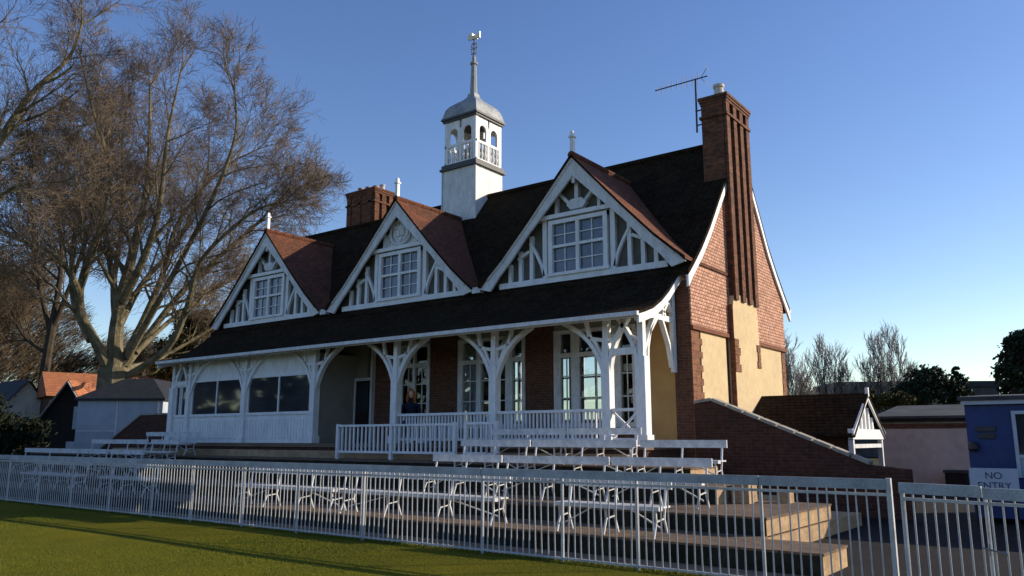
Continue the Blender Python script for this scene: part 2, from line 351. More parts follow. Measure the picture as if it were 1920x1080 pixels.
# main bargeboards on the gable ends
for sx, x in ((1, RO[1]), (-1, RO[0])):
    b = MB(); pr = [(y, z - .135) for y, z in mainp]
    b.prism(pr + [(y, z - (.24 if 0 < i < len(pr) - 1 else .30)) for i, (y, z) in list(enumerate(pr))[::-1]], 'x', x - .06 * sx, x + .0 * sx)
    b.build('main_bargeboard', WP, pav)
    s = MB(); s.prism(pr + [(y, z - .04) for y, z in pr[::-1]], 'x', x - .08 * sx, (XR if sx > 0 else XLF) + .05 * sx); s.build('verge_soffit', 'dull_white_paint', pav)
g = MB(); g.box(RO[0], RO[1], 26.12, 26.24, 5.70, 5.81); g.build('rear_gutter', 'dull_white_paint', pav)

# --- three front gables
YBG = 18.36; ZA = 9.5; HW = 3.32; ZE = 6.08
def gprof(s=1):    # half profile of the gable roof, from ridge to foot
    return [(0, ZA + .1), (1.6, ZA + .1 - 1.75), (2.5, ZA + .1 - 2.68), (3.05, ZA + .1 - 3.17), (3.36, ZA + .1 - 3.42)]
def gable(cx, crest=False):
    r = MB(); yb = 22.1
    pr = gprof()
    r.prism([(cx + x, z) for x, z in pr] + [(cx + x, z - .075) for x, z in pr[::-1]] , 'y', 18.30, yb)
    pl = [(cx - x, z) for x, z in pr]
    r.prism(pl + [(x, z - .075) for x, z in pl[::-1]], 'y', 18.30, yb)
    go = r.build('gable_roof', 'red_tile', pav)
    rr = MB(); y = 18.30
    while y < 21.6: rr.tube([(cx, y, ZA + .09), (cx, y + .40, ZA + .09)], .11, 8); y += .42
    rr.build('gable_ridge_tile', 'red_tile', go)
    # wall triangle
    MB().prism([(cx - 3.1, 5.9), (cx + 3.1, 5.9), (cx + 2.9, 6.4), (cx, ZA - .12), (cx - 2.9, 6.4)], 'y', 18.72, 18.86).build('gable_wall', 'gable_panel', pav)
    # bargeboards, slightly curved outwards at the foot
    bb = MB()
    for s in (-1, 1):
        pu = [(cx + s * x, z - .08) for x, z in pr[:-1]] + [(cx + s * 3.34, 6.06)]
        pd = [(cx + s * 2.95, 5.96), (cx + s * 2.62, 6.36), (cx + s * 2.2, 6.76), (cx + s * 1.6, 7.44), (cx, ZA - .52)]
        bb.prism(pu + pd, 'y', YBG, YBG + .07)
        pu2 = [(x, z - .10 * (1 if 0 < i else 1.0)) for i, (x, z) in enumerate(pu)]
        bb.prism(pu[:4] + [(x, z - .085) for x, z in pu[:4][::-1]], 'y', YBG - .035, YBG - .002)
    bb.build('bargeboard', 'dull_white_paint', pav)
    vg = MB()
    for s in (-1, 1):
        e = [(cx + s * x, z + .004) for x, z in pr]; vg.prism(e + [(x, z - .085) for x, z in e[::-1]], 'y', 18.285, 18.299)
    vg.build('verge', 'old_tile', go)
    # timbering
    t = MB(); Y0, Y1 = 18.62, 18.72
    t.box(cx - 2.75, cx + 2.75, 18.55, Y1, 6.02, 6.19)
    t.box(cx - 1.42, cx + 1.42, 18.50, Y1, 7.88, 8.0)
    for s in (-1, 1):
        t.box(cx + s * 1.05, cx + s * 1.20, Y0 - .02, Y1, 6.19, 7.88)
        for dx, zt in ((1.62, 7.5), (2.02, 7.1), (2.40, 6.75)): t.box(cx + s * (dx - .06), cx + s * (dx + .06), Y0, Y1, 6.19, zt)
        prev = None
        for k in range(7):                                           # curved brace
            a = k / 6; x = 1.16 + .5 * a + .0 * a; z = 6.25 + 1.05 * a ** .7
            p = (cx + s * x, (Y0 + Y1) / 2 - .02, z)
            if prev: t.bar(prev, p, .08, .10, (0, 1, 0))
            prev = p
        t.bar((cx + s * 1.70, 18.66, 7.05), (cx + s * 2.1, 18.66, 6.86), .09, .12, (0, 1, 0))
    t.build('timber_frame', WP, pav)
    # top ornament
    o = MB()
    if not crest:
        o.box(cx - .06, cx + .06, 18.56, Y1, 8.2, 9.0)
        o.prism([(cx - .33, 8.22), (cx - .20, 8.06), (cx + .20, 8.06), (cx + .33, 8.22), (cx + .18, 8.36), (cx - .18, 8.36)], 'y', 18.55, 18.71)
        for s in (-1, 1):
            o.bar((cx + s * .22, 18.64, 8.22), (cx + s * .62, 18.64, 8.62), .09, .13, (0, 1, 0))
            o.box(cx + s * .66, cx + s * .76, 18.6, Y1, 8.0, 8.52)
        o.box(cx - .05, cx + .05, 18.40, 18.50, 8.78, 9.2)
    else:
        o.prism([(cx - .82, 8.0), (cx + .82, 8.0), (cx + .80, 8.35), (cx + .1, 9.02), (cx - .1, 9.02), (cx - .80, 8.35)], 'y', 18.66, 18.715)
        for s in (-1, 1): o.box(cx + s * .70, cx + s * .80, 18.58, 18.72, 8.0, 8.5)
        sh = [(cx - .34, 8.72), (cx + .34, 8.72), (cx + .34, 8.38), (cx + .18, 8.15), (cx, 8.05), (cx - .18, 8.15), (cx - .34, 8.38)]
        o.prism(sh, 'y', 18.60, 18.67)
        o.box(cx - .20, cx - .015, 18.56, 18.61, 8.34, 8.58); o.box(cx + .015, cx + .20, 18.56, 18.61, 8.34, 8.58)
        o.tube([(cx + .47 * math.cos(2 * math.pi * k / 20), 18.60, 8.47 + .42 * math.sin(2 * math.pi * k / 20)) for k in range(21)], .05, 6)
        for k in range(8):
            a = math.pi * (k / 7); o.box(cx + .56 * math.cos(a) - .035, cx + .56 * math.cos(a) + .035, 18.60, 18.68, 8.25 + .52 * math.sin(a) - .03, 8.25 + .52 * math.sin(a) + .05)
        for px, pz in ((-.2, 8.64), (.2, 8.64), (0, 8.2)): o.prism([(cx + px - .07, pz - .04), (cx + px + .07, pz - .04), (cx + px + .09, pz + .05), (cx + px, pz), (cx + px - .09, pz + .05)], 'y', 18.57, 18.61)
    o.build('carved_crest' if crest else 'gable_ornament', 'dull_white_paint', pav)
    # window
    f = MB(); W = .98; Z0, Z1 = 6.19, 7.84; ya, yb_ = 18.56, 18.70
    for s in (-1, 1): f.box(cx + s * (W - .14), cx + s * W, ya, yb_, Z0, Z1)
    f.box(cx - W, cx + W, ya - .002, yb_, Z1 - .12, Z1 - .002); f.box(cx - W - .06, cx + W + .06, ya - .06, yb_, Z0, Z0 + .09); f.box(cx - .055, cx + .055, ya + .01, yb_, Z0 + .09, Z1 - .12)
    f.box(cx - W + .14, cx + W - .14, ya + .02, yb_, 7.02, 7.10)
    wo = f.build('window', WP, pav)
    gb = MB()
    for s in (-1, 1):
        x0, x1 = cx + s * .055, cx + s * (W - .14)
        xm = (x0 + x1) / 2; gb.box(xm - .014, xm + .014, 18.625, 18.66, Z0 + .09, Z1 - .12)
        for z in (6.64, 7.40): gb.box(x0, x1, 18.627, 18.658, z - .014, z + .014)
    gb.build('glazing_bar', WP, wo)
    MB().box(cx - W + .14, cx + W - .14, 18.665, 18.675, Z0 + .09, Z1 - .12).build('pane', 'pale_glass', wo)
    # finial
    fi = MB(); fi.lathe([(.055, 0), (.055, .55), (.085, .57), (.085, .62), (.05, .64), (.045, .74), (.02, .78)], (cx, 18.40, ZA + .05), 4); fi.build('finial', WP, pav)
for cx, cr in ((-11.72, False), (-18.72, True), (-25.78, False)): gable(cx, cr)
# lead valley blocks between the gable feet
b = MB()
for cx in (-15.22, -22.25): b.box(cx - .16, cx + .16, 18.36, 18.55, 5.98, 6.16)
b.build('gable_foot_bracket', 'dull_white_paint', pav)

# --- verandah
vf = MB(); vf.box(XC - 10.15, -8.72, 16.62, YF - .002, FL - .12, FL); vf.build('verandah_floor', 'floor_boards', pav)
vb = MB(); vb.box(XC - 10.1, -8.78, 16.68, YF - .003, 1.0, FL - .12); vb.build('verandah_base', 'dark_brick', pav)
POSTS = [XC + d for d in (-10.05, -8.95, -5.5, -1.83, 1.83, 5.5, 8.95)] + [-8.86]
def arc(p0, p1, bow, n=8):
    """bowed line in x,z between two points"""
    out = []
    for k in range(n + 1):
        t = k / n; x = p0[0] + (p1[0] - p0[0]) * t; z = p0[1] + (p1[1] - p0[1]) * t
        dx, dz = p1[0] - p0[0], p1[1] - p0[1]; L = math.hypot(dx, dz); s = math.sin(math.pi * t) * bow
        out.append((x - dz / L * s, z + dx / L * s))
    return out
for i, px in enumerate(POSTS):
    b = MB(); wd = .115 if i not in (0, 7) else .13
    b.box(px - wd, px + wd, YV - wd, YV + wd, FL, 3.55); b.box(px - wd - .035, px + wd + .035, YV - wd - .035, YV + wd + .035, FL, FL + .22)
    b.box(px - .075, px + .075, YV - .075, YV + .075, 3.55, 4.50)
    po = b.build('verandah_post', WP, pav)
    s = MB()
    for sg in (-1, 1):
        if (i == 0 and sg < 0) or (i == 7 and sg > 0): continue
        short = (i in (0, 7)) or (i == 1 and sg < 0) or (i == 6 and sg > 0)
        ex = .60 if short else 1.22
        pts = arc((px + sg * .06, 3.20), (px + sg * ex, 4.50), sg * (.11 if short else .215))
        for a, c in zip(pts, pts[1:]): s.bar((a[0], YV, a[1]), (c[0], YV, c[1]), .10, .15, (0, 1, 0))
        if not short:
            s.bar((px + sg * .08, YV, 4.00), (px + sg * .50, YV, 4.08), .09, .10, (0, 1, 0))
            s.bar((px + sg * .46, YV, 4.05), (px + sg * .58, YV, 4.50), .08, .10, (0, 1, 0))
            s.prism([(px + sg * .07, 3.30), (px + sg * .12, 3.40), (px + sg * .30, 3.86), (px + sg * .40, 4.02), (px + sg * .30, 4.02), (px + sg * .20, 3.80), (px + sg * .13, 3.70), (px + sg * .12, 3.98), (px + sg * .07, 4.0)], 'y', YV - .03, YV + .03)
        else:
            s.bar((px + sg * .06, YV, 3.95), (px + sg * .34, YV, 4.08), .07, .09, (0, 1, 0))
    # brace running back to the rafters
    for a, c in (((YV + .1, 3.75), (YV + .34, 4.15)), ((YV + .34, 4.15), (YV + .75, 4.55))):
        s.bar((px, a[0], a[1]), (px, c[0], c[1]), .08, .12, (1, 0, 0))
    s.build('curved_brace', WP, po)
b = MB(); b.box(POSTS[0] - .1, POSTS[7] + .12, YV - .10, YV + .10, 4.50, 4.64)
b.box(POSTS[6] + .1, POSTS[7] - .1, YV - .06, YV + .06, 3.62, 3.78); b.box(POSTS[0] + .1, POSTS[1] - .1, YV - .06, YV + .06, 3.62, 3.78)
b.build('verandah_beam', WP, pav)
raf = MB(); x = VX[0] + .4
while x < VX[1] - .2:
    for a, c in zip(vp[1:], vp[2:]): raf.bar((x, a[0], a[1] - .15), (x, c[0], c[1] - .15), .07, .09)
    x += .61
raf.build('rafter', 'verandah_cream', pav)
# open trusses closing the verandah ends
for sx, x in ((1, -8.86), (-1, POSTS[0])):
    b = MB(); w_ = .07
    def bx(p, q, th=.12): b.bar((x, p[0], p[1]), (x, q[0], q[1]), w_, th, (1, 0, 0))
    b.box(x - .05, x + .05, 18.40, 18.56, 3.28, 5.72)
    b.box(x - .045, x + .045, 16.93, 18.40, 4.52, 4.66)
    for p, q in (((17.0, 3.30), (17.05, 3.8)), ((17.05, 3.8), (17.2, 4.25)), ((17.2, 4.25), (17.42, 4.53)), ((18.36, 3.40), (18.2, 3.95)), ((18.2, 3.95), (17.85, 4.53)), ((17.85, 4.66), (18.38, 5.25)), ((17.55, 4.66), (17.98, 5.2)), ((18.0, 4.66), (17.7, 5.02)), ((18.36, 4.8), (18.02, 5.30))): bx(p, q)
    for a, c in zip(vp[1:], vp[2:]): b.bar((x, a[0], a[1] - .20), (x, min(c[0], 18.5), c[1] - .20), .09, .12)
    b.build('end_truss', WP, pav)
    if sx < 0: MB().box(x - .03, x + .03, YV + .13, YF - .01, FL, 3.7).build('end_panel', 'board_white', pav)
# balustrades
def balustrade(name, x0, x1, y, z0, z1, step=.115, bw=.045, cross=False, par=pav):
    b = MB(); b.box(x0, x1, y - .05, y + .05, z1 - .07, z1); b.box(x0, x1, y - .035, y + .035, z0 + .08, z0 + .15)
    if cross:
        b.bar((x0, y, z0 + .15), (x1, y, z1 - .07), .05, .05); b.bar((x0, y + .004, z1 - .07), (x1, y + .004, z0 + .15), .05, .05)
    else:
        n = max(2, round((x1 - x0) / step))
        for k in range(1, n): x = x0 + (x1 - x0) * k / n; b.box(x - bw / 2, x + bw / 2, y - .02, y + .02, z0 + .15, z1 - .07)
    return b.build(name, WP, par)
for a, c in ((4, 5), (5, 6)): balustrade('balustrade', POSTS[a] + .115, POSTS[c] - .115, YV, FL, 2.36)
balustrade('balustrade', POSTS[6] + .115, POSTS[7] - .13, YV, FL, 2.36, cross=True)

# enclosed bays at the left
for k, (x0, x1) in enumerate(((POSTS[0] + .13, POSTS[1] - .115), (POSTS[1] + .115, POSTS[2] - .115), (POSTS[2] + .115, POSTS[3] - .115))):
    b = MB(); b.box(x0, x1, YV - .02, YV + .05, FL, 2.44)
    n = int((x1 - x0) / .15)
    for j in range(n): x = x0 + (j + .5) * (x1 - x0) / n; b.box(x - .055, x + .055, YV - .034, YV - .02, FL + .14, 2.30)
    b.box(x0, x1, YV - .06, YV + .06, 2.44, 2.53); b.build('dado_panel', WP, pav)
    if k:
        MB().box(x0, x1, YV + .02, YV + .06, 3.76, 4.50).build('fascia_panel', WP, pav)
    zt = 3.76 if k else 3.62
    f = MB(); f.box(x0, x0 + .09, YV - .02, YV + .06, 2.53, zt); f.box(x1 - .09, x1, YV - .02, YV + .06, 2.53, zt); f.box(x0, x1, YV - .021, YV + .061, zt - .06, zt)
    xm = (x0 + x1) / 2; f.box(xm - .03, xm + .03, YV - .015, YV + .055, 2.53, zt - .06)
    if k == 0: f.box(x0 + .28, x0 + .33, YV - .01, YV + .05, 2.53, zt - .06)
    fo = f.build('verandah_window', WP, pav)
    MB().box(x0 + .09, x1 - .09, YV + .018, YV + .026, 2.53, zt - .06).build('pane', 'dark_glass', fo)
# partition behind the fourth bay: door, window, dado
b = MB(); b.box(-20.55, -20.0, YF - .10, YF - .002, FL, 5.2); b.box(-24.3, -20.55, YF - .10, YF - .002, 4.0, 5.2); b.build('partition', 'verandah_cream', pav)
b = MB(); b.box(POSTS[3] - .05, POSTS[3] + .03, YV + .12, YF - .1, FL, 4.4); b.build('side_partition', 'verandah_cream', pav)
d = MB(); d.box(-20.55, -20.48, YF - .17, YF - .10, FL, 3.65); d.box(-19.80, -19.72, YF - .15, YF + .0, FL, 4.6); d.box(-20.48, -19.8, YF - .17, YF - .1, 3.55, 3.65)
d.build('door_frame', 'dull_white_paint', pav)
d = MB(); d.box(-20.48, -19.80, YF - .14, YF - .10, FL, 3.55); do = d.build('door', 'dark_timber', pav); MB().box(-20.40, -19.88, YF - .15, YF - .14, 2.5, 3.45).build('pane', 'dark_glass', do)
# glazed openings of the front wall
def lights(name, bars, zb, zt, trans, panes, thick=.16):
    """bars: (x0,x1) uprights; panes: (x0,x1)"""
    f = MB()
    for x0, x1 in bars: f.box(x0, x1, YF - .04, YF + .12, zb, zt)
    X0, X1 = min(x for x, _ in bars), max(x for _, x in bars)
    f.box(X0, X1, YF - .038, YF + .118, zt - .10, zt - .001); f.box(X0, X1, YF - .06, YF + .118, zb + .001, zb + .12)
    f.box(X0, X1, YF - .036, YF + .116, trans - .06, trans + .06)
    fo = f.build(name, 'dull_white_paint', pav)
    for x0, x1 in panes: MB().box(x0, x1, YF + .03, YF + .036, zb + .1, zt - .1).build('pane', 'clear_glass', fo)
    for x0, x1 in panes:
        gb = MB()
        for z in (2.75, 3.35): gb.box(x0, x1, YF + .01, YF + .05, z - .014, z + .014)
        gb.box((x0 + x1) / 2 - .012, (x0 + x1) / 2 + .012, YF + .012, YF + .048, 2.1, 3.86); gb.build('glazing_bar', 'dull_white_paint', fo)
    return fo
wa = lights('verandah_window', [(-12.55, -12.33), (-11.98, -11.72), (-10.68, -10.44), (-10.08, -9.95)], 1.95, 4.62, 3.92, [(-12.33, -11.98), (-11.72, -10.68), (-10.44, -10.08)])
MB().box(-10.42, -10.10, YF + .10, YF + .12, 3.40, 3.60).build('blind', 'rubble_white', wa)
wb = lights('verandah_window', [(-16.08, -15.90), (-15.35, -15.18), (-14.25, -14.0), (-13.66, -13.55)], 1.95, 4.62, 3.92, [(-15.90, -15.35), (-15.18, -14.25), (-14.0, -13.66)])
MB().box(-15.88, -15.37, YF + .10, YF + .12, 2.4, 4.5).build('blind', 'grey_wood', wb)
dd = lights('glazed_door', [(-18.60, -18.45), (-17.98, -17.88), (-17.36, -17.25)], FL, 4.62, 3.95, [(-18.45, -17.98), (-17.88, -17.36)])
# --- chimneys
def ribbed_stack(name, x0, x1, y0, y1, z0, z1, par, ribs_y=(), ribs_x=(), m='red_brick', cap=.3):
    b = MB(); b.box(x0, x1, y0, y1, z0, z1 - cap)
    for y in ribs_y: b.box(x1 - .02, x1 + .085, y - .12, y + .12, z0 if z0 > 6 else 5.45, z1 - cap)
    for x in ribs_x: b.box(x - .10, x + .10, y0 - .05, y0 + .02, z0, z1 - cap)
    h = cap / 3
    for k in range(3):
        e = .02 + .025 * k; b.box(x0 - e, x1 + e + (.08 if ribs_y else 0), y0 - e, y1 + e, z1 - cap + k * h, z1 - cap + (k + 1) * h)
    b.box(x0 - .05, x1 + .12, y0 - .05, y1 + .05, z1 - cap - .42, z1 - cap - .34)
    return b.build(name, m, par)
ch = ribbed_stack('chimney_stack', -8.98, XR + .16, 21.18, 22.93, 5.45, 11.55, pav, ribs_y=(21.30, 21.83, 22.33, 22.82), cap=.24, m='stack_brick')
b = MB(); b.box(XR - .01, XR + .18, 21.05, 22.95, 1.5, 5.20); b.prism([(21.05, 5.20), (22.95, 5.20), (22.80, 5.62), (21.2, 5.62)], 'x', XR - .01, XR + .18); b.build('chimney_breast', 'cream_render', ch)
b = MB(); b.box(XR + .05, XR + .182, 21.035, 21.06, 1.5, 5.3)
for k in range(4): b.box(XR + .14, XR + .205, 21.03, 21.42 - .1 * (k % 2), 3.45 + k * .23, 3.66 + k * .23)
for k in range(3): b.box(XR + .14, XR + .205, 22.72 + .05 * (k % 2), 22.97, 3.65 + k * .23, 3.86 + k * .23)
b.build('breast_quoin', 'red_brick', ch)
MB().lathe([(.17, 0), (.15, .06), (.135, .34), (.165, .37), (.165, .45), (.11, .45)], (-8.55, 21.55, 11.55), 14).build('chimney_pot', 'pale_pot', ch)
c2 = ribbed_stack('chimney_stack', -26.72, -25.02, 23.15, 24.3, 8.6, 12.45, pav, ribs_y=(23.3, 23.72, 24.14), ribs_x=(-26.5, -25.87, -25.2), m='stack_brick', cap=.24)
for k, x in enumerate((-26.35, -25.95, -25.55, -25.2)):
    MB().lathe([(.14, 0), (.12, .05), (.10, .22), (.13, .25), (.13, .30), (.09, .30)], (x, 23.6 + .08 * k, 12.45), 12).build('chimney_pot', 'clay_pot' if k < 3 else 'pale_pot', c2)
# --- cupola
CX, CY, HS = -18.78, 22.42, .80
b = MB(); b.box(CX - HS, CX + HS, CY - HS, CY + HS, 9.2, 11.58)
for s in (-1, 1): b.box(CX + s * HS - .06, CX + s * HS + .02 * s, CY - HS - .015, CY - HS + .05, 9.2, 11.58)
cup = b.build('cupola', 'dull_white_paint', pav)
b = MB(); b.box(CX - HS - .10, CX + HS + .10, CY - HS - .10, CY + HS + .10, 11.58, 11.66); b.box(CX - HS - .05, CX + HS + .05, CY - HS - .05, CY + HS + .05, 11.66, 11.80); b.build('cupola_moulding', 'dark_lead', cup)
def faces4(fn):
    bd = MB()
    for k in range(4):
        o = len(bd.v); fn(bd)
        a = k * math.pi / 2; ca, sa = round(math.cos(a)), round(math.sin(a))
        for i in range(o, len(bd.v)):
            x, y, z = bd.v[i]; dx, dy = x - CX, y - CY; bd.v[i] = (CX + dx * ca - dy * sa, CY + dx * sa + dy * ca, z)
    return bd
H2 = .77
def lantern(bd):
    y0, y1 = CY - H2, CY - H2 + .09
    bd.box(CX - H2, CX - H2 + .15, y0, y1 + .06, 11.8, 13.52)
    bd.box(CX - .05, CX + .05, y0 + .01, y1, 11.8, 13.2)
    bd.box(CX - H2 + .15, CX + H2, y0 + .005, y1 - .01, 12.50, 12.60); bd.box(CX - H2 + .15, CX + H2, y0 + .005, y1 - .01, 11.8, 11.88)
    for x0, x1 in ((CX - H2 + .15, CX - .05), (CX + .05, CX + H2)):
        x1b = min(x1, CX + H2); xm = (x0 + min(x1, CX + H2 - .0)) / 2; hw = (x1b - x0) / 2
        if x1 > CX + .3: x1b = CX + H2 - .15 + .0; xm = (x0 + x1b) / 2; hw = (x1b - x0) / 2
        r = hw * .72
        pts = [(x0, 13.52), (x0, 12.60), (xm - r, 12.60), (xm - r, 13.02)] + [(xm - r * math.cos(math.pi * k / 8), 13.02 + r * math.sin(math.pi * k / 8)) for k in range(1, 8)] + [(xm + r, 13.02), (xm + r, 12.60), (x1b, 12.60), (x1b, 13.52)]
        bd.prism(pts, 'y', y0 + .012, y1 - .012)
faces4(lantern).build('lantern', WP, cup)
def bal(bd):
    for x0, x1 in ((CX - H2 + .15, CX - .05), (CX + .05, CX + H2 - .15)):
        for k in range(3):
            x = x0 + (x1 - x0) * (k + .5) / 3
            bd.lathe([(.03, 0), (.03, .08), (.055, .2), (.03, .34), (.05, .5), (.03, .62)], (x, CY - H2 + .05, 11.88), 8)
faces4(bal).build('cupola_baluster', WP, cup)
MB().box(CX - .45, CX + .45, CY - .45, CY + .45, 11.80, 12.45).build('lantern_core', 'grey_wood', cup)
b = MB(); b.box(CX - H2 - .06, CX + H2 + .06, CY - H2 - .06, CY + H2 + .06, 13.52, 13.60); b.box(CX - H2 - .11, CX + H2 + .11, CY - H2 - .11, CY + H2 + .11, 13.60, 13.68); b.build('cupola_cornice', 'dark_lead', cup)
b = MB(); b.lathe([(.865, 13.68), (.83, 13.78), (.80, 13.92), (.76, 14.06), (.66, 14.22), (.48, 14.38), (.28, 14.54), (.18, 14.66), (.15, 14.80)], (CX, CY, 0), 4); b.build('cupola_roof', 'lead', cup)
b = MB(); b.lathe([(.15, 14.78), (.125, 15.3), (.10, 16.02), (.15, 16.04), (.15, 16.12), (.08, 16.14), (.08, 16.35), (.03, 16.45)], (CX, CY, 0), 8); b.build('spire_pole', 'lead', cup)
b = MB(); b.tube([(CX, CY, 16.3), (CX, CY, 17.3)], .025, 6)
for zz, rr in ((16.5, .13), (16.72, .15), (16.92, .12)):
    b.tube([(CX - rr, CY, zz), (CX + rr, CY, zz)], .016, 5); b.tube([(CX, CY - rr, zz), (CX, CY + rr, zz)], .016, 5)
for s in (-1, 1): b.tube([(CX + s * .13, CY, 16.5), (CX + s * .15, CY, 16.72), (CX + s * .12, CY, 16.92)], .014, 5)
wv = b.build('weathervane', 'iron', cup)
b = MB(); b.prism([(CX - .30, 17.16), (CX - .26, 17.38), (CX - .10, 17.42), (CX + .02, 17.28), (CX + .14, 17.24), (CX + .30, 17.36), (CX + .30, 17.10), (CX + .08, 17.12), (CX - .1, 17.12)], 'y', CY - .03, CY + .03)
b.prism([(CY - .15, 17.2), (CY + .22, 17.2), (CY + .22, 17.32), (CY - .15, 17.3)], 'x', CX - .02, CX + .02); b.build('vane', 'gilt', wv)

# stair and terrace railings in front of the verandah
def railing(x0, x1, y, zb, zt, label, posts):
    t = thing('railing', ((x0 + x1) / 2, y, zb), label, 'railing', 'white balustrades on the steps')
    b = MB(); b.box(x0, x1, y - .045, y + .045, zt - .06, zt); b.box(x0, x1, y - .03, y + .03, zb + .17, zb + .23); b.build('rail', WP, t)
    b = MB(); n = round((x1 - x0) / .17)
    for k in range(n + 1): x = x0 + .04 + (x1 - x0 - .08) * k / n; b.box(x - .022, x + .022, y - .02, y + .02, zb + .23, zt - .06)
    b.build('baluster', WP, t)
    for x in posts: MB().box(x - .045, x + .045, y - .047, y + .047, zb, zt + .02).build('post', WP, t)
railing(-18.30, -13.78, 15.85, 1.09, 2.05, 'long white railing across the foot of the verandah steps', (-18.28, -16.1, -13.8))
railing(-13.55, -12.45, 15.95, 1.09, 2.07, 'short white railing behind the topmost benches', (-13.5, -12.5))
# ================================================================ TV AERIAL
t = thing('tv_aerial', (-9.14, 21.2, 10.6), 'thin television aerial strapped beside the tall right chimney', 'aerial')
b = MB(); b.tube([(-9.14, 21.2, 10.55), (-9.12, 21.2, 12.24)], .030, 6)
for z in (10.75, 11.2): b.box(-9.16, -8.96, 21.18, 21.22, z, z + .03)
b.build('mast', 'iron', t)
b = MB(); b.tube([(-10.45, 21.2, 12.22), (-8.72, 21.2, 12.22)], .020, 5)
for k in range(9):
    x = -10.4 + k * .17; l_ = .10 + .012 * k; b.tube([(x, 21.2, 12.22 - l_), (x, 21.2, 12.22 + l_)], .009, 4)
for s in (-1, 1): b.tube([(-8.95, 21.2, 12.22), (-8.75, 21.2, 12.22 + s * .25)], .008, 4); b.tube([(-8.75, 20.98, 12.22 + s * .25), (-8.75, 21.42, 12.22 + s * .25)], .006, 4)
b.build('boom', 'iron', t)

# ================================================================ BENCHES
def bench(x0, x1, yb, z, label, group):
    cx = (x0 + x1) / 2; L = x1 - x0
    t = thing('bench', (cx + random.uniform(-.02, .02), yb - .2 + random.uniform(-.04, .04), z), label, 'bench', group, rot=R(random.uniform(-.9, .9) or .1))
    h = L / 2; D = -.5                                       # local: seat front at D
    b = MB(); b.box(-h, h, .0 + .16, .195, .655, .80); b.build('backrest', 'bench_paint', t, org=(0, 0, 0))
    b = MB()
    for y0 in (-.22, -.06, .08): b.box(-h + .02, h - .02, y0, y0 + .12 if y0 < .05 else y0 + .07, .405 if y0 > -.2 else .375, .432)
    b.build('seat', 'bench_paint', t, org=(0, 0, 0))
    xs = [-h + .10, h - .10] + ([-h / 3, h / 3] if L > 2.6 else [0])
    for x in xs:
        b = MB(); w_ = .024
        b.bar((x, -.24, 0), (x, -.15, .22), w_, .030, (1, 0, 0)); b.bar((x, -.15, .22), (x, -.17, .405), w_, .030, (1, 0, 0))
        b.bar((x, .20, 0), (x, .10, .25), w_, .030, (1, 0, 0)); b.bar((x, .10, .25), (x, .205, .80), w_, .032, (1, 0, 0))
        b.bar((x, -.16, .385), (x, .13, .385), w_ - .004, .03, (1, 0, 0)); b.bar((x, -.15, .22), (x, .10, .25), w_ - .006, .022, (1, 0, 0))
        b.build('leg', 'bench_paint', t, org=(0, 0, 0))
    for s in (-1, 1): MB().bar((s * (h - .10), .0, .12), (s * h * .30, .0, .39), .02, .025, (0, 1, 0)).build('brace', 'bench_paint', t, org=(0, 0, 0))
G = 'white benches along the terraces'
A, B, C_, D_ = (10.98, .27), (12.95, .53), (14.55, .83), (15.62, 1.09)
for x0, x1, (y, z), lb in (
    (-15.45, -12.28, A, 'bench on the lowest terrace where the shade turns to sun'),
    (-12.12, -8.30, A, 'long bench low behind the middle of the fence, left of the gap'),
    (-7.18, -5.35, A, 'short bench on the lowest terrace nearest its stepped right end'),
    (-26.0, -22.6, A, 'shaded bench low behind the far left end of the fence'),
    (-21.5, -19.1, A, 'shaded low bench behind the fence just left of the boarded bays'),
    (-11.85, -10.02, B, 'bench on the second terrace just right of the step railing'),
    (-9.98, -7.55, B, 'middle bench of the three in the sunny second row'),
    (-7.48, -5.55, B, 'bench at the right end of the sunny second row'),
    (-12.43, -10.42, C_, 'bench at the left end of the sunny third row'),
    (-10.38, -7.84, C_, 'bench in the middle of the third row in front of the corner post'),
    (-7.76, -5.96, C_, 'bench at the right end of the third row by the raking brick wall'),
    (-12.40, -10.22, D_, 'topmost bench close against the open balustrade, left of its pair'),
    (-10.16, -8.34, D_, 'topmost bench close against the balustrade by the corner post'),
    (-31.7, -25.6, B, 'very long shaded bench in front of the far left hut'),
    (-25.45, -23.5, B, 'shaded second row bench left of the boarded bays'),
    (-30.2, -26.3, C_, 'shaded third row bench in front of the pale shed'),
    (-26.15, -24.4, C_, 'shaded third row bench below the first wide boarded bay'),
    (-28.4, -25.1, D_, 'shaded topmost bench against the boarded bays at the left end')):
    bench(x0, x1, y, z, 'white ' + lb, G)

# ================================================================ BOUNDARY FENCE
YFN = 9.5
fn = thing('picket_fence', (-12, YFN, 0), 'long white metal picket fence along the edge of the lawn', 'fence')
xs_rail = [-27.5, -24.06, -20.49, -16.83, -12.17, -7.71, -3.51, -2.12]
for a, c in zip(xs_rail, xs_rail[1:]):
    b = MB(); b.box(a + .006, c - .006, YFN - .05, YFN - .018, 1.115, 1.225); b.build('top_rail', 'rail_paint', fn)
b = MB(); b.box(-27.5, -2.1, YFN - .012, YFN + .012, 1.045, 1.075); b.box(-27.5, -2.1, YFN - .012, YFN + .012, .045, .07); b.build('thin_rail', 'fence_paint', fn)
for x in (-24.06, -22.29, -20.49, -18.65, -16.83, -15.33, -13.6, -11.97, -10.26, -7.71, -6.3, -5.15, -3.51):
    MB().tube([(x, YFN, 0), (x, YFN, 1.21)], .022, 8).build('post', 'fence_paint', fn)
MB().box(-2.125, -2.075, YFN - .03, YFN + .03, 0, 1.235).build('gate_post', 'fence_paint', fn)
SP = .108; pk = MB().tube([(0, 0, .03), (0, 0, 1.11)], .0102, 6); p0 = None; xs_ = []; x = -2.22
while x > -27.4: xs_.append(x); x -= SP
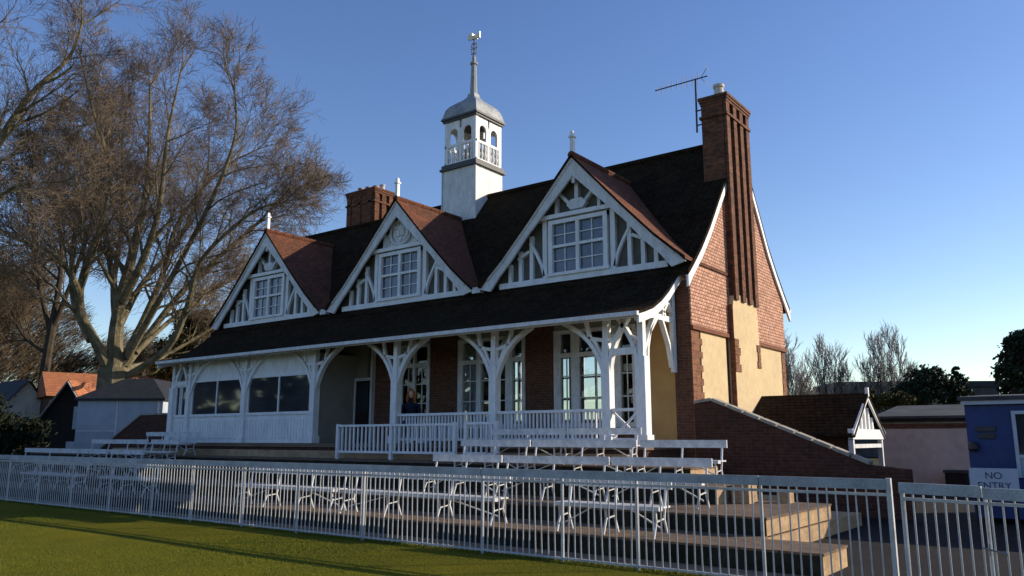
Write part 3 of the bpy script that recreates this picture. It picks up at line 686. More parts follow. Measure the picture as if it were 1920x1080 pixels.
for i, x in enumerate(xs_[:100]):
    if p0 is None:
        p0 = pk.build('picket', 'fence_paint', fn, org=(0, 0, 0)); p0.location = (x + 12, 0, 0)
    else: clone(p0, 'picket', fn, (x + 12 + random.uniform(-.006, .006), 0, 0)).rotation_euler = (R(random.gauss(0, .5)), R(random.gauss(0, .5)), 0)
b = MB()
for x in xs_[100:]: b.tube([(x, YFN, .03), (x, YFN, 1.11)], .0102, 6)
tag(b.build('pickets', 'fence_paint', fn), kind='stuff')
# gate at the right, hung from the gate post
gt = thing('picket_gate', (-1.98, 9.40, 0), 'white metal picket gate at the right with a drop bolt', 'gate', rot=math.atan2(-.42, 1.4))
Z0 = (0, 0, 0)
MB().box(.02, .84, -.05, -.018, 1.09, 1.20).build('top_rail', 'rail_paint', gt, org=Z0)
MB().box(.85, 2.6, -.05, -.018, 1.075, 1.185).build('top_rail', 'rail_paint', gt, org=Z0)
b = MB(); b.box(.02, 2.6, -.012, .012, 1.02, 1.05); b.box(.02, 2.6, -.012, .012, .05, .075); b.build('thin_rail', 'fence_paint', gt, org=Z0)
MB().tube([(.03, 0, .02), (.03, 0, 1.15)], .024, 8).build('post', 'fence_paint', gt, org=Z0)
MB().tube([(.84, .03, .0), (.84, .03, 1.15)], .020, 8).build('post', 'fence_paint', gt, org=Z0)
pg = None
for k in range(23):
    x = .14 + k * .108
    if pg is None: pg = MB().tube([(0, 0, .03), (0, 0, 1.08)], .0102, 6).build('picket', 'fence_paint', gt, org=Z0); pg.location = (x, 0, 0)
    else: clone(pg, 'picket', gt, (x, 0, 0))
b = MB(); b.tube([(.80, -.03, .62), (1.02, -.03, .58)], .010, 6); b.tube([(.86, -.03, .66), (.86, -.03, .55)], .008, 6); b.build('bolt', 'galvanised', gt, org=Z0)

# ================================================================ RAKING WALLS
def raking(pts, y0, y1, label, capw=.06):
    """pts: x,z line of the wall top"""
    x0 = pts[0][0]; t = thing('brick_wall', (x0, y0, 0), label, 'wall')
    MB().prism([(pts[0][0], 0)] + pts + [(pts[-1][0], 0)], 'y', y0, y1).build('wall', 'dark_brick', t)
    b = MB()
    for (xa, za), (xb, zb) in zip(pts, pts[1:]):
        if xa > -5: continue
        L = math.hypot(xb - xa, zb - za); n = max(1, round(L / .42)); 
        for k in range(n):
            a_, c_ = k / n + .006, (k + 1) / n - .006
            p = (xa + (xb - xa) * a_, (y0 + y1) / 2, za + (zb - za) * a_ + .035); q = (xa + (xb - xa) * c_, (y0 + y1) / 2, za + (zb - za) * c_ + .035)
            b.bar(p, q, y1 - y0 + .08, .07)
    b.build('coping', 'coping_stone', t)
raking([(XR + .06, 2.50), (-7.95, 2.56), (-4.42, 1.10), (-3.67, 1.02)], 18.55, 18.80, 'dark brick wall with pale coping raking down from the right corner of the pavilion')
raking([(-37.6, 1.2), (-34.3, 2.66), (XLF - .04, 2.66)], 18.55, 18.80, 'dark brick wall rising in a slope at the left end of the boarded bays')

# ================================================================ OUTBUILDINGS ON THE RIGHT
t = thing('tiled_outhouse', (-7, 22.9, 0), 'low dark tiled outhouse with a small white timbered gablet', 'outhouse')
yr, zr, ye0, ye1, ze = 22.9, 2.86, 21.3, 24.5, 1.80
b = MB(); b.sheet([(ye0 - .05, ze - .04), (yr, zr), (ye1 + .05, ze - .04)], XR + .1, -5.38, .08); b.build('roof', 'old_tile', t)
b = MB(); b.box(XR + .1, -6.2, ye0 + .1, ye1 - .1, 0, ze - .07); b.build('wall', 'dark_brick', t)
b = MB(); b.prism([(ye0 + .12, ze - .05), (ye1 - .12, ze - .05), (yr, zr - .14)], 'x', -5.62, -5.56); b.build('gablet', 'dull_white_paint', t)
b = MB(); b.box(-5.56, -5.44, ye0 + .0, ye1 - .0, ze - .16, ze + .10)
for s in (-1, 1): b.bar((-5.42, yr, zr - .10), (-5.42, yr + s * 1.66, ze - .06), .05, .13, (0, s * .6, .8))
for dy in (-.75, -.38, 0, .38, .75): b.box(-5.56, -5.50, yr + dy - .06, yr + dy + .06, ze + .1, zr - .14 - abs(dy) * .66)
b.box(-5.45, -5.37, yr - .05, yr + .05, zr - .1, zr + .14); b.build('gablet_timber', WP, t)
b = MB()
for y in (ye0 + .12, ye1 - .12): b.box(-5.58, -5.46, y - .06, y + .06, 0, ze - .17)
b.box(-5.57, -5.47, ye0 + .18, ye1 - .18, ze - .38, ze - .28); b.build('porch_frame', 'dull_white_paint', t)

t = thing('pink_shed', (-3.2, 30.5, 0), 'long low pink rendered shed with a grey felt roof', 'shed')
MB().box(-6.55, 2.2, 29.0, 32.5, 0, 2.20).build('wall', 'pink_render', t)
MB().sheet([(28.8, 2.38), (32.7, 2.86)], -6.7, 2.4, .08).build('roof', 'felt_roof', t)
b = MB(); b.box(-6.65, 2.3, 28.86, 28.90, 2.20, 2.30); b.build('fascia', 'dark_timber', t)
b = MB(); b.box(-6.55, 2.2, 28.965, 29.0, 2.14, 2.19); b.build('beam', 'coping_stone', t)
MB().box(-6.55, 2.2, 28.985, 29.0, 1.98, 2.14).build('brick_band', 'brick', t)
t = thing('utility_box', (-4.3, 28.6, 0), 'dark box standing against the pink shed by the blue cabin', 'box')
MB().box(-4.62, -4.06, 28.3, 28.9, 0, .62).build('body', 'dark_timber', t); MB().box(-4.66, -4.02, 28.26, 28.92, .62, .70).build('lid', 'felt_roof', t)

t = thing('blue_cabin', (0, 19, 0), 'dark blue painted cabin with a pale fascia at the right edge', 'cabin')
MB().box(-2.62, 3.4, 19.0, 22.0, .1, 2.42).build('wall', 'blue_paint', t)
MB().sheet([(18.86, 2.50), (22.2, 2.68)], -2.72, 3.5, .08).build('roof', 'felt_roof', t)
MB().box(-2.66, 3.44, 18.90, 18.95, 2.34, 2.48).build('fascia', 'sign_white', t)
d = MB(); d.box(-1.80, -1.735, 18.93, 19.0, .9, 2.2); d.box(-.90, -.835, 18.93, 19.0, .9, 2.2); d.box(-1.735, -.90, 18.93, 19.0, 2.135, 2.2); d.box(-1.735, -.90, 18.94, 19.0, 1.28, 1.34)
dw = d.build('window', 'sign_white', t); MB().box(-1.735, -.90, 18.975, 18.99, 1.34, 2.135).build('pane', 'dark_glass', dw); MB().box(-1.735, -.90, 18.965, 18.99, .9, 1.28).build('lower_panel', 'grey_shed_paint', dw)
b = MB(); b.box(-2.46, -2.10, 18.965, 19.0, 1.80, 1.90); b.box(-2.42, -2.12, 18.96, 19.0, 1.66, 1.76); b.lathe([(.06, 0), (.10, .05), (.10, .16), (.05, .2)], (-2.52, 18.90, 1.40), 10); b.build('wall_lamp', 'iron', t)

t = thing('no_entry_sign', (-2.15, 18.35, 0), 'pale board reading NO ENTRY in front of the blue cabin', 'sign')
MB().box(-2.56, -1.74, 18.33, 18.36, .62, 1.09).build('board', 'sign_white', t)
b = MB()
for x in (-2.48, -1.82): b.box(x - .025, x + .025, 18.36, 18.40, 0, 1.05)
b.build('post', 'dark_timber', t)
def lettering(txt, cx, y, z, size, par):
    cu = bpy.data.curves.new('lettering', 'FONT'); cu.body = txt; cu.size = size; cu.extrude = .003; cu.align_x = 'CENTER'
    tmp = bpy.data.objects.new('lettering', cu); COL.objects.link(tmp); dg = bpy.context.evaluated_depsgraph_get()
    me = bpy.data.meshes.new_from_object(tmp.evaluated_get(dg)); bpy.data.objects.remove(tmp)
    me.materials.clear(); me.materials.append(M['sign_ink'])
    o = bpy.data.objects.new('lettering', me); COL.objects.link(o); o.parent = par; o.rotation_euler = (R(90), 0, 0)
    org = ORG[par.name]; o.location = (cx - org[0], y - org[1], z - org[2]); return o
lettering('NO', -2.15, 18.326, .89, .185, t); lettering('ENTRY', -2.15, 18.326, .70, .185, t)

# ================================================================ BUILDINGS ON THE LEFT
def local(name, dist, u, label, cat, turn=0):
    p = spot(dist, u); return thing(name, p, label, cat, rot=R(YAW + turn))
t = local('pale_shed', 40, 216, 'pale boarded shed with a dark hipped roof left of the pavilion', 'shed', 0)
hh = 3.62
MB().box(-2.0, 2.2, 0, 5.5, 0, hh).build('wall', 'grey_shed_paint', t, org=Z0)
b = MB(); b.add([(-2.15, -.15, hh), (2.35, -.15, hh), (2.35, 5.7, hh), (-2.15, 5.7, hh), (-.75, 2.0, hh + 1.12), (.75, 2.0, hh + 1.12), (.75, 4.0, hh + 1.12), (-.75, 4.0, hh + 1.12),
  (-2.15, -.15, hh - .1), (2.35, -.15, hh - .1), (2.35, 5.7, hh - .1), (-2.15, 5.7, hh - .1)],
  [(0, 1, 5, 4), (1, 2, 6, 5), (2, 3, 7, 6), (3, 0, 4, 7), (4, 5, 6, 7), (8, 11, 10, 9), (0, 8, 9, 1), (1, 9, 10, 2), (2, 10, 11, 3), (3, 11, 8, 0)]); b.build('roof', 'slate', t, org=Z0)
b = MB(); b.box(-1.98, -.05, -.02, 0, 2.0, 2.06); b.box(-.06, .0, -.03, 0, 0, hh); b.box(1.95, 2.02, -.03, 0, 0, hh); b.build('batten', 'dull_white_paint', t, org=Z0)

t = local('tiled_hut', 47, 121, 'dark boarded hut with a steep orange tiled roof at the far left', 'hut', 6)
zr, ze, hw, dp = 4.98, 2.3, 1.75, 7
MB().prism([(-hw, 0), (hw, 0), (hw, ze), (0, zr - .1), (-hw, ze)], 'y', 0, dp).build('wall', 'dark_timber', t, org=Z0)
for s in (-1, 1):
    e = hw + .15; zz = ze - .23
    MB().prism([(0, zr + .06), (s * e, zz + .06), (s * e, zz), (0, zr)], 'y', -.3, dp + .2).build('roof_slope', 'orange_tile' if s > 0 else 'slate', t, org=Z0)
b = MB()
for s in (-1, 1): b.bar((0, -.33, zr - .06), (s * (hw + .15), -.33, ze - .28), .05, .24, (0, 1, 0))
b.build('bargeboard', 'grey_wood', t, org=Z0)
b = MB(); b.box(.35, .85, -.03, 0, 2.2, 3.5); b.box(.1, .9, -.03, 0, .2, 1.5); b.build('window', 'grey_shed_paint', t, org=Z0)
t = local('tiled_house', 60, 235, 'orange tiled roof showing behind the pale shed', 'house', 38)
MB().box(-5.5, 5.5, -2.5, 2.5, 0, 4.6).build('wall', 'brick', t, org=Z0)
MB().prism([(-2.9, 4.5), (0, 6.3), (2.9, 4.5)], 'x', -5.8, 5.8).build('roof', 'orange_tile', t, org=Z0)
t = local('white_house', 57, 40, 'sunlit white gabled house glimpsed through the trees at the far left', 'house', 50)
MB().prism([(-1.6, 0), (1.6, 0), (1.6, 3.7), (0, 5.7), (-1.6, 3.7)], 'y', 0, 5).build('wall', 'rubble_white', t, org=Z0)
for s in (-1, 1): MB().prism([(0, 5.82), (s * 1.85, 3.5), (s * 1.85, 3.4), (0, 5.7)], 'y', -.3, 5.3).build('roof_slope', 'slate', t, org=Z0)
MB().box(1.6, 1.64, 1.2, 2.2, 1.6, 2.8).build('window', 'dark_glass', t, org=Z0)
t = local('flat_roofed_block', 75, 1690, 'long grey flat roofed block far behind the outhouse', 'building', -6)
MB().box(-6.6, 9.0, 0, 8, 0, 6.35).build('wall', 'felt_roof', t, org=Z0); MB().box(-5.4, 9.2, -.2, 8.2, 6.35, 6.9).build('parapet', 'slate', t, org=Z0); MB().box(-6.4, 9.0, -.03, 0, 4.4, 5.6).build('window_band', 'dark_glass', t, org=Z0)

# ================================================================ PERSON seated on the verandah
def person(x, y, z):
    t = thing('person', (x, y, z), 'auburn haired person in dark clothes sitting on the shaded verandah behind the balustrade', 'person', rot=R(42))
    def skin(nodes, edges, name, m, par, sub=2):
        me = bpy.data.meshes.new(name); me.from_pydata([n[:3] for n in nodes], edges, []); o = bpy.data.objects.new(name, me); COL.objects.link(o)
        md = o.modifiers.new('skin', 'SKIN'); s2 = o.modifiers.new('sub', 'SUBSURF'); s2.levels = sub; s2.render_levels = sub
        for k, n in enumerate(nodes): me.skin_vertices[0].data[k].radius = (n[3], n[3] if len(n) < 5 else n[4])
        me.skin_vertices[0].data[0].use_root = True
        dg = bpy.context.evaluated_depsgraph_get(); bm = bpy.data.meshes.new_from_object(o.evaluated_get(dg)); bpy.data.objects.remove(o)
        bm.materials.clear(); bm.materials.append(M[m]); bm.polygons.foreach_set('use_smooth', [True] * len(bm.polygons))
        r = bpy.data.objects.new(name, bm); COL.objects.link(r); r.parent = par; return r
    # sits facing -y; seat height .45
    N = [(0, .05, .52, .15, .12), (0, .06, .72, .14, .11), (0, .07, .92, .17, .115), (0, .06, 1.03, .13, .09), (0, .03, 1.10, .058), (0, .01, 1.18, .05),
         (.10, -.02, .52, .095), (.13, -.40, .53, .075), (.13, -.44, .28, .058), (.13, -.40, .07, .042), (.13, -.55, .04, .038),
         (-.10, -.02, .52, .095), (-.13, -.40, .53, .075), (-.13, -.44, .28, .058), (-.13, -.40, .07, .042), (-.13, -.55, .04, .038),
         (.19, .06, 1.0, .062), (.25, .02, .76, .048), (.14, -.22, .64, .036), (.09, -.30, .625, .030),
         (-.19, .06, 1.0, .062), (-.25, .02, .76, .048), (-.14, -.22, .64, .036), (-.09, -.30, .625, .030)]
    Ed = [(0, 1), (1, 2), (2, 3), (3, 4), (4, 5), (0, 6), (6, 7), (7, 8), (8, 9), (9, 10), (0, 11), (11, 12), (12, 13), (13, 14), (14, 15), (2, 16), (16, 17), (17, 18), (18, 19), (2, 20), (20, 21), (21, 22), (22, 23)]
    body = skin(N, Ed, 'body', 'navy_cloth', t)
    for s in (-1, 1):
        hn = [(s * .09, -.30, .625, .030, .022), (s * .065, -.36, .62, .036, .018)]; he = [(0, 1)]
        for k in range(4):
            q = len(hn); ox = s * (.09 - .018 * k)
            hn += [(ox, -.39 - .004 * (k in (1, 2)), .618, .009), (ox - s * .004, -.425 - .008 * (k in (1, 2)), .608, .008), (ox - s * .006, -.445, .588, .007)]; he += [(1, q), (q, q + 1), (q + 1, q + 2)]
        q = len(hn); hn += [(s * .03, -.34, .63, .011), (s * .012, -.375, .625, .009)]; he += [(0, q), (q, q + 1)]
        skin(hn, he, 'hand', 'skin', t, 1)
    # head: shaped sphere with brow, nose, chin; ears and features
    b = MB(); nu, nv = 28, 20; hc = Vector((0, -.01, 1.29))
    for j in range(nv + 1):
        ph = math.pi * j / nv
        for i in range(nu):
            th = 2 * math.pi * i / nu; X = math.sin(ph) * math.cos(th); Y = math.sin(ph) * math.sin(th); Zz = math.cos(ph)
            wx = .077 * (1 - .22 * max(0, -Zz)); wy = .097 * (1 - .10 * max(0, -Zz)); f = max(0, -Y)
            px_, py_, pz_ = X * wx, Y * wy, Zz * .118
            nose = math.exp(-((X / .22) ** 2 + ((Zz + .12) / .24) ** 2)) * f; py_ -= .022 * nose
            for ex in (-.42, .42): py_ += .010 * math.exp(-(((X - ex) / .2) ** 2 + ((Zz - .08) / .14) ** 2)) * f
            py_ -= .008 * math.exp(-((X / .3) ** 2 + ((Zz + .75) / .2) ** 2)) * f
            b.v.append((hc.x + px_, hc.y + py_, hc.z + pz_))
    for j in range(nv):
        for i in range(nu): b.f.append((j * nu + i, j * nu + (i + 1) % nu, (j + 1) * nu + (i + 1) % nu, (j + 1) * nu + i)[::-1])
    b.f = [f for f in b.f]
    for s in (-1, 1): b.tube([(s * .074, .0, 1.31), (s * .086, .012, 1.295), (s * .078, .004, 1.262)], [.010, .014, .008], 6)
    hd = b.build('head', 'skin', t, org=Z0, smooth=True)
    e = MB()
    for s in (-1, 1): e.tube([(s * .030 - .008, -.094, 1.302), (s * .030 + .008, -.094, 1.302)], .006, 6)
    e.build('eye', 'sign_ink', hd, org=Z0)
    MB().tube([(-.022, -.094, 1.232), (0, -.100, 1.230), (.022, -.094, 1.232)], [.004, .007, .004], 6).build('mouth', 'hair', hd, org=Z0)
    hb = MB()
    for j in range(13):
        ph = .02 + (math.pi * .60) * j / 12
        for i in range(24):
            th = 2 * math.pi * i / 24; front = max(0, -math.sin(th)); pp = ph * (1 - .42 * front ** 1.5); k_ = 1.10 + .05 * math.sin(5 * th + j)
            ext = .10 * max(0, (ph - 1.4)) * (1 - front) * 1.6
            hb.v.append((hc.x + math.sin(pp) * math.cos(th) * .080 * k_, hc.y + .008 + math.sin(pp) * math.sin(th) * .100 * k_, hc.z + math.cos(pp) * .120 * k_ - ext))
    for j in range(12):
        for i in range(24): hb.f.append((j * 24 + i, (j + 1) * 24 + i, (j + 1) * 24 + (i + 1) % 24, j * 24 + (i + 1) % 24))
    hb.f.append(tuple(range(24))); hb.build('hair', 'hair', hd, org=Z0, smooth=True)
    lh = MB()
    for k in range(16):
        th = math.pi * (-.12 + 1.24 * k / 15); sx_, sy_ = math.cos(th), math.sin(th)
        lh.tube([(sx_ * .080, .0 + sy_ * .096, 1.32), (sx_ * .098, .012 + sy_ * .104, 1.22), (sx_ * .105, .02 + sy_ * .10, 1.10), (sx_ * .085, .03 + sy_ * .09, 1.03)], [.022, .028, .026, .008], 5)
    lh.build('long_hair', 'hair', hd, org=Z0, smooth=True)
    t.scale = (1.12, 1.12, 1.12)
person(-16.72, 17.22, FL)
t = thing('verandah_seat', (-16.4, 17.33, FL), 'plain wooden bench on the verandah under the seated person', 'bench')
b = MB(); b.box(-17.4, -15.4, 17.14, 17.52, FL + .42, FL + .46); b.build('seat', 'grey_wood', t)
for x in (-17.3, -15.55): MB().box(x - .03, x + .03, 17.17, 17.50, FL, FL + .42).build('leg', 'grey_wood', t)
#PART3
# ================================================================ TREES
def bezier(pts, n):
    """smooth polyline through points (Catmull-Rom)"""
    P = [pts[0]] + pts + [pts[-1]]; out = []
    for i in range(1, len(P) - 2):
        for k in range(n):
            t = k / n; a, b_, c, d = P[i - 1], P[i], P[i + 1], P[i + 2]
            out.append(.5 * ((2 * b_) + (c - a) * t + (2 * a - 5 * b_ + 4 * c - d) * t * t + (3 * b_ - a - 3 * c + d) * t ** 3))
    out.append(P[-2]); return out
def rv(): return Vector((random.gauss(0, 1), random.gauss(0, 1), random.gauss(0, 1)))
def branch(p, d, L, r, lvl, wood, twig, cfg):
    """recursive bough: a wandering tube that throws side shoots"""
    n = 4 if lvl < 2 else 3
    pts = [p]; dd = d.normalized(); rads = [r]
    for k in range(n):
        dd = (dd + rv() * cfg['wob'] + Vector((0, 0, cfg['up'])) ).normalized(); pts.append(pts[-1] + dd * L / n); rads.append(r * (1 - .75 * (k + 1) / n))
    (wood if lvl < cfg['wl'] else twig).tube(pts, [max(q, cfg['rmin']) for q in rads], 5 if lvl < 1 else (4 if lvl < 2 else 3), caps=False)
    if lvl >= cfg['max']: return
    m = cfg['n'][min(lvl, len(cfg['n']) - 1)]
    for k in range(m):
        t = (.25 + .75 * (k + random.random() * .8) / m) * n; i = min(n - 1, int(t)); q = pts[i].lerp(pts[i + 1], min(1, t - i))
        ax = (pts[i + 1] - pts[i]).normalized(); side = ax.cross(rv()).normalized()
        a = R(random.uniform(*cfg['ang'])); nd = ax * math.cos(a) + side * math.sin(a)
        branch(q, nd, L * random.uniform(*cfg['len']), max(cfg['rmin'], r * (1 - .6 * t / n) * .5), lvl + 1, wood, twig, cfg)
def bare_tree(base, limbs, label, cfg, bark='beech_bark', twm='twig', name='bare_tree', group=None):
    """limbs: list of (points, r0, r1, side boughs, bough length)"""
    t = thing(name, base, label, 'tree', group)
    wood, twig = MB(), MB(); O = Vector(base)
    for pts, r0, r1, nb, bl in limbs:
        line = bezier([Vector(p) for p in pts], 4); k = len(line)
        wood.tube(line, [r0 + (r1 - r0) * (i / (k - 1)) ** .8 for i in range(k)], 9, caps=True)
        for j in range(nb):
            f = .22 + .78 * (j + random.random() * .7) / nb; i = min(k - 2, int(f * (k - 1))); q = line[i].lerp(line[i + 1], f * (k - 1) - i)
            ax = (line[i + 1] - line[i]).normalized(); a = R(random.uniform(*cfg['ang'])); side = ax.cross(rv()).normalized()
            nd = ax * math.cos(a) + side * math.sin(a) + Vector((0, 0, .15)); rr = (r0 + (r1 - r0) * f) * .42
            branch(q, nd, bl * random.uniform(.7, 1.15) * (1.1 - .45 * f), rr, 0, wood, twig, cfg)
        d = (line[-1] - line[-2]).normalized()
        for j in range(3): branch(line[-1], d + rv() * .3, bl * .6, r1, 0, wood, twig, cfg)
    wood.build('trunk', bark, t, org=base); tw = twig.build('crown', twm, t, org=base); return t

def uvp(dist, u, v, dd=0):
    """a crown point measured from the tree's place: bearing, height, and depth offset"""
    p = spot(dist, u); d = Vector((p.x, p.y, 0)).normalized(); p = p + d * dd; return Vector((p.x, p.y, hgt(dist, v)))
D1 = 46
def L1(seq, dds): return [uvp(D1, u, v, dd) for (u, v), dd in zip(seq, dds)]
CF = dict(wob=.17, up=.035, wl=1, max=3, n=[7, 6, 5], ang=(22, 55), len=(.40, .64), rmin=.0075)
limbs = [
 (L1([(205, 822), (205, 740), (203, 690)], [0, 0, 0]), 1.05, .85, 0, 0),
 (L1([(203, 695), (199, 620), (204, 545), (216, 470), (226, 390), (234, 290), (228, 160), (222, 75)], [0, 0, .5, 1, 1, 2, 2.5, 3]), .50, .05, 16, 5.0),
 (L1([(206, 560), (240, 480), (262, 390), (266, 260), (282, 130)], [0, -1, -2, -3, -3]), .28, .04, 13, 4.6),
 (L1([(196, 700), (160, 640), (128, 590), (124, 520), (150, 430), (158, 330), (112, 220), (74, 110)], [0, -1, -2, -2, -3, -3, -4, -4]), .33, .04, 15, 4.8),
 (L1([(130, 600), (110, 540), (60, 490), (-10, 465), (-70, 440)], [-2, -3, -4, -4, -5]), .26, .04, 11, 4.4),
 (L1([(212, 700), (262, 622), (322, 528), (400, 445), (464, 372), (498, 326), (522, 300)], [0, 1, 2, 2, 3, 3, 3]), .28, .03, 23, 3.9),
 (L1([(210, 690), (246, 600), (280, 480), (302, 360), (376, 232), (450, 180)], [0, 2, 4, 5, 6, 6]), .30, .04, 15, 4.8),
 (L1([(218, 712), (300, 655), (332, 580), (352, 500), (430, 430), (475, 406), (510, 398)], [0, -1, -2, -3, -4, -4, -4]), .24, .03, 24, 3.8),
 (L1([(201, 580), (178, 480), (156, 360), (132, 250), (120, 120)], [0, 3, 5, 6, 6]), .26, .04, 13, 4.8),
 (L1([(204, 640), (186, 520), (190, 420), (186, 300), (176, 170), (182, 80)], [0, 2, 3, 4, 5, 5]), .24, .03, 14, 4.2),
 (L1([(200, 622), (240, 510), (300, 420), (330, 330), (352, 240), (350, 150)], [0, 3, 4, 5, 6, 6]), .22, .03, 14, 4.2),
 (L1([(150, 640), (112, 560), (98, 460), (100, 350), (84, 240), (92, 170)], [-1, 1, 2, 3, 3, 3]), .20, .03, 13, 4.2),
 (L1([(240, 660), (300, 590), (372, 520), (430, 480), (500, 455)], [0, 2, 4, 5, 6]), .18, .03, 18, 3.6),
 (L1([(225, 690), (290, 660), (370, 600), (430, 560), (470, 540)], [0, 3, 5, 6, 7]), .16, .03, 16, 3.4),
 (L1([(226, 668), (300, 520), (362, 400), (402, 290), (396, 200)], [0, -2, -4, -5, -5]), .22, .04, 13, 4.4),
]
bare_tree(spot(D1, 205), limbs, 'great bare beech with many limbs spreading above the left end of the pavilion', CF)
random.seed(5)
D2 = 40
def L2(seq, dds): return [uvp(D2, u, v, dd) for (u, v), dd in zip(seq, dds)]
CF2 = dict(CF, n=[6, 6, 5])
bare_tree(spot(D2, -150), [
 (L2([(-150, 822), (-150, 650), (-148, 500)], [0, 0, 0]), .6, .42, 0, 0),
 (L2([(-148, 510), (-120, 350), (-70, 220), (-20, 120), (50, 20), (70, -60)], [0, 0, 1, 1, 2, 2]), .36, .05, 14, 4.6),
 (L2([(-148, 500), (-160, 300), (-140, 100), (-120, -100)], [0, 0, 0, 0]), .38, .05, 10, 5),
 (L2([(-130, 420), (-90, 400), (-30, 350), (70, 340)], [0, -1, -2, -2]), .18, .03, 9, 3.4)], 'bare tree reaching in at the top left corner', CF2)
random.seed(9)
D3 = 62
def L3(seq, dds): return [uvp(D3, u, v, dd) for (u, v), dd in zip(seq, dds)]
CF3 = dict(CF, n=[7, 6, 6], rmin=.012, ang=(20, 60))
bare_tree(spot(D3, 68), [
 (L3([(68, 822), (70, 700), (76, 600)], [0, 0, 0]), .42, .32, 0, 0),
 (L3([(76, 600), (80, 480), (62, 350), (70, 240)], [0, 0, 1, 1]), .28, .05, 21, 6.6),
 (L3([(74, 620), (40, 520), (15, 400), (0, 290)], [0, 1, 2, 2]), .24, .05, 20, 6.4),
 (L3([(78, 610), (110, 500), (130, 400), (128, 300)], [0, -1, -2, -2]), .22, .05, 18, 5.6),
 (L3([(70, 660), (20, 620), (-20, 540)], [0, 2, 3]), .20, .05, 17, 5.8)], 'brown twiggy tree filling the left edge behind the beech', CF3, bark='dark_bark', twm='brown_twig')
random.seed(21)
# far upright bare trees on the right
def upright(dist, u, label, stems, tm='grey_twig'):
    cf = dict(wob=.10, up=.16, wl=1, max=2, n=[7, 5], ang=(14, 34), len=(.38, .60), rmin=.010)
    limbs = []
    for (ub, vb, ut, vt) in stems:
        o = random.uniform(-1.5, 1.5); um = (ub * .35 + ut * .65)
        limbs.append(([uvp(dist, ub, vb, o), uvp(dist, um, vb * .55 + (vt + 32) * .45, o), uvp(dist, ut, vt + 32, o)], .11, .02, 13, 2.2))
    bare_tree(spot(dist, u), limbs, label, cf, bark='dark_bark', twm=tm, group='bare trees far behind the sheds')
upright(62, 1560, 'bare upright tree with two tops just right of the pavilion end', [(1562, 800, 1552, 640), (1562, 790, 1538, 670), (1564, 790, 1574, 655), (1566, 790, 1590, 690)])
upright(62, 1680, 'taller bare upright tree above the grey block', [(1678, 800, 1652, 640), (1680, 800, 1682, 622), (1682, 800, 1700, 650), (1678, 790, 1638, 680), (1684, 790, 1718, 690), (1681, 790, 1666, 632)])
upright(48, 1482, 'bare shrubby tree hard against the right end of the pavilion', [(1480, 800, 1476, 650), (1478, 800, 1466, 680), (1484, 800, 1492, 690), (1486, 800, 1508, 715)])
upright(66, 1520, 'low pale bare bush between the pavilion and the upright trees', [(1520, 810, 1512, 735), (1520, 810, 1528, 742), (1524, 810, 1545, 752)])

# leafy crowns: small leaf cards scattered through lumpy volumes
def leafy(name, base, label, blobs, n, leaf, m, trunk=None, group=None, cat='tree', seed=1, asp=.45):
    rnd = random.Random(seed); t = thing(name, base, label, cat, group); b = MB(); tot = sum(q[3] * q[4] for q in blobs)
    for (x, y, z, rx, rz) in blobs:
        k = int(n * rx * rz / tot)
        cl = []
        for _ in range(max(6, k // 45)):
            d = Vector((rnd.gauss(0, 1), rnd.gauss(0, 1), rnd.gauss(0, 1))).normalized(); rr = rnd.uniform(.45, 1.0)
            cl.append(Vector((x + d.x * rx * rr, y + d.y * rx * rr, z + d.z * rz * rr)))
        for _ in range(k):
            c = rnd.choice(cl); s = min(rx, rz) * .22
            p = c + Vector((rnd.gauss(0, s), rnd.gauss(0, s), rnd.gauss(0, s * .8)))
            if p.z < base[2] + .02: continue
            d = Vector((rnd.gauss(0, 1), rnd.gauss(0, 1), rnd.gauss(0, 1))).normalized(); a = d.orthogonal().normalized(); e = d.cross(a); L = leaf * rnd.uniform(.6, 1.4)
            b.add([p - a * L, p + e * L * asp, p + a * L, p - e * L * asp], [(0, 1, 2, 3)])
    b.build('crown', m, t, org=base)
    w = MB(); zt = max(q[2] for q in blobs); w.tube([base, Vector((base[0], base[1], base[2] + (zt - base[2]) * .5)), Vector((base[0], base[1], zt))], [trunk or .12, (trunk or .12) * .7, .03], 7)
    for (x, y, z, rx, rz) in blobs: w.tube([Vector((base[0], base[1], base[2] + (z - base[2]) * .4)), Vector((x, y, z))], [.06, .02], 5, caps=False)
    w.build('trunk', 'dark_bark', t, org=base); return t
def blobs_uv(dist, lst):
    out = []
    for (u, v, ru, rv_, dd) in lst:
        p = uvp(dist, u, v, dd); out.append((p.x, p.y, p.z, ru / 1530 * dist, rv_ / 1530 * dist))
    return out
leafy('evergreen_tree', spot(40, 1912), 'tall dark evergreen at the right edge behind the blue cabin', blobs_uv(40, [(1925, 655, 26, 30, 0), (1950, 692, 58, 42, 1), (1905, 704, 22, 28, 0), (1950, 645, 34, 30, 0), (1925, 735, 42, 28, 0)]), 9000, .13, 'evergreen', .2, seed=3)
leafy('evergreen_bush', spot(52, 1738), 'broad dark evergreen bush behind the pink shed', blobs_uv(52, [(1738, 725, 36, 34, 0), (1765, 715, 26, 24, 0), (1715, 740, 30, 26, 0), (1790, 735, 26, 26, 0)]), 6500, .14, 'evergreen', seed=4)
leafy('conifer', spot(54, 1806), 'small pointed conifer left of the blue cabin roof', blobs_uv(54, [(1806, 735, 20, 20, 0), (1806, 712, 14, 16, 0), (1805, 695, 7, 12, 0)]), 2600, .12, 'evergreen', seed=5)
leafy('olive_bush', spot(44, 1665), 'yellowish olive bush between the gablet and the evergreens', blobs_uv(44, [(1650, 750, 26, 16, 0), (1690, 752, 30, 16, 0), (1625, 755, 16, 14, 0)]), 4200, .11, 'olive_leaf', seed=6, cat='bush')
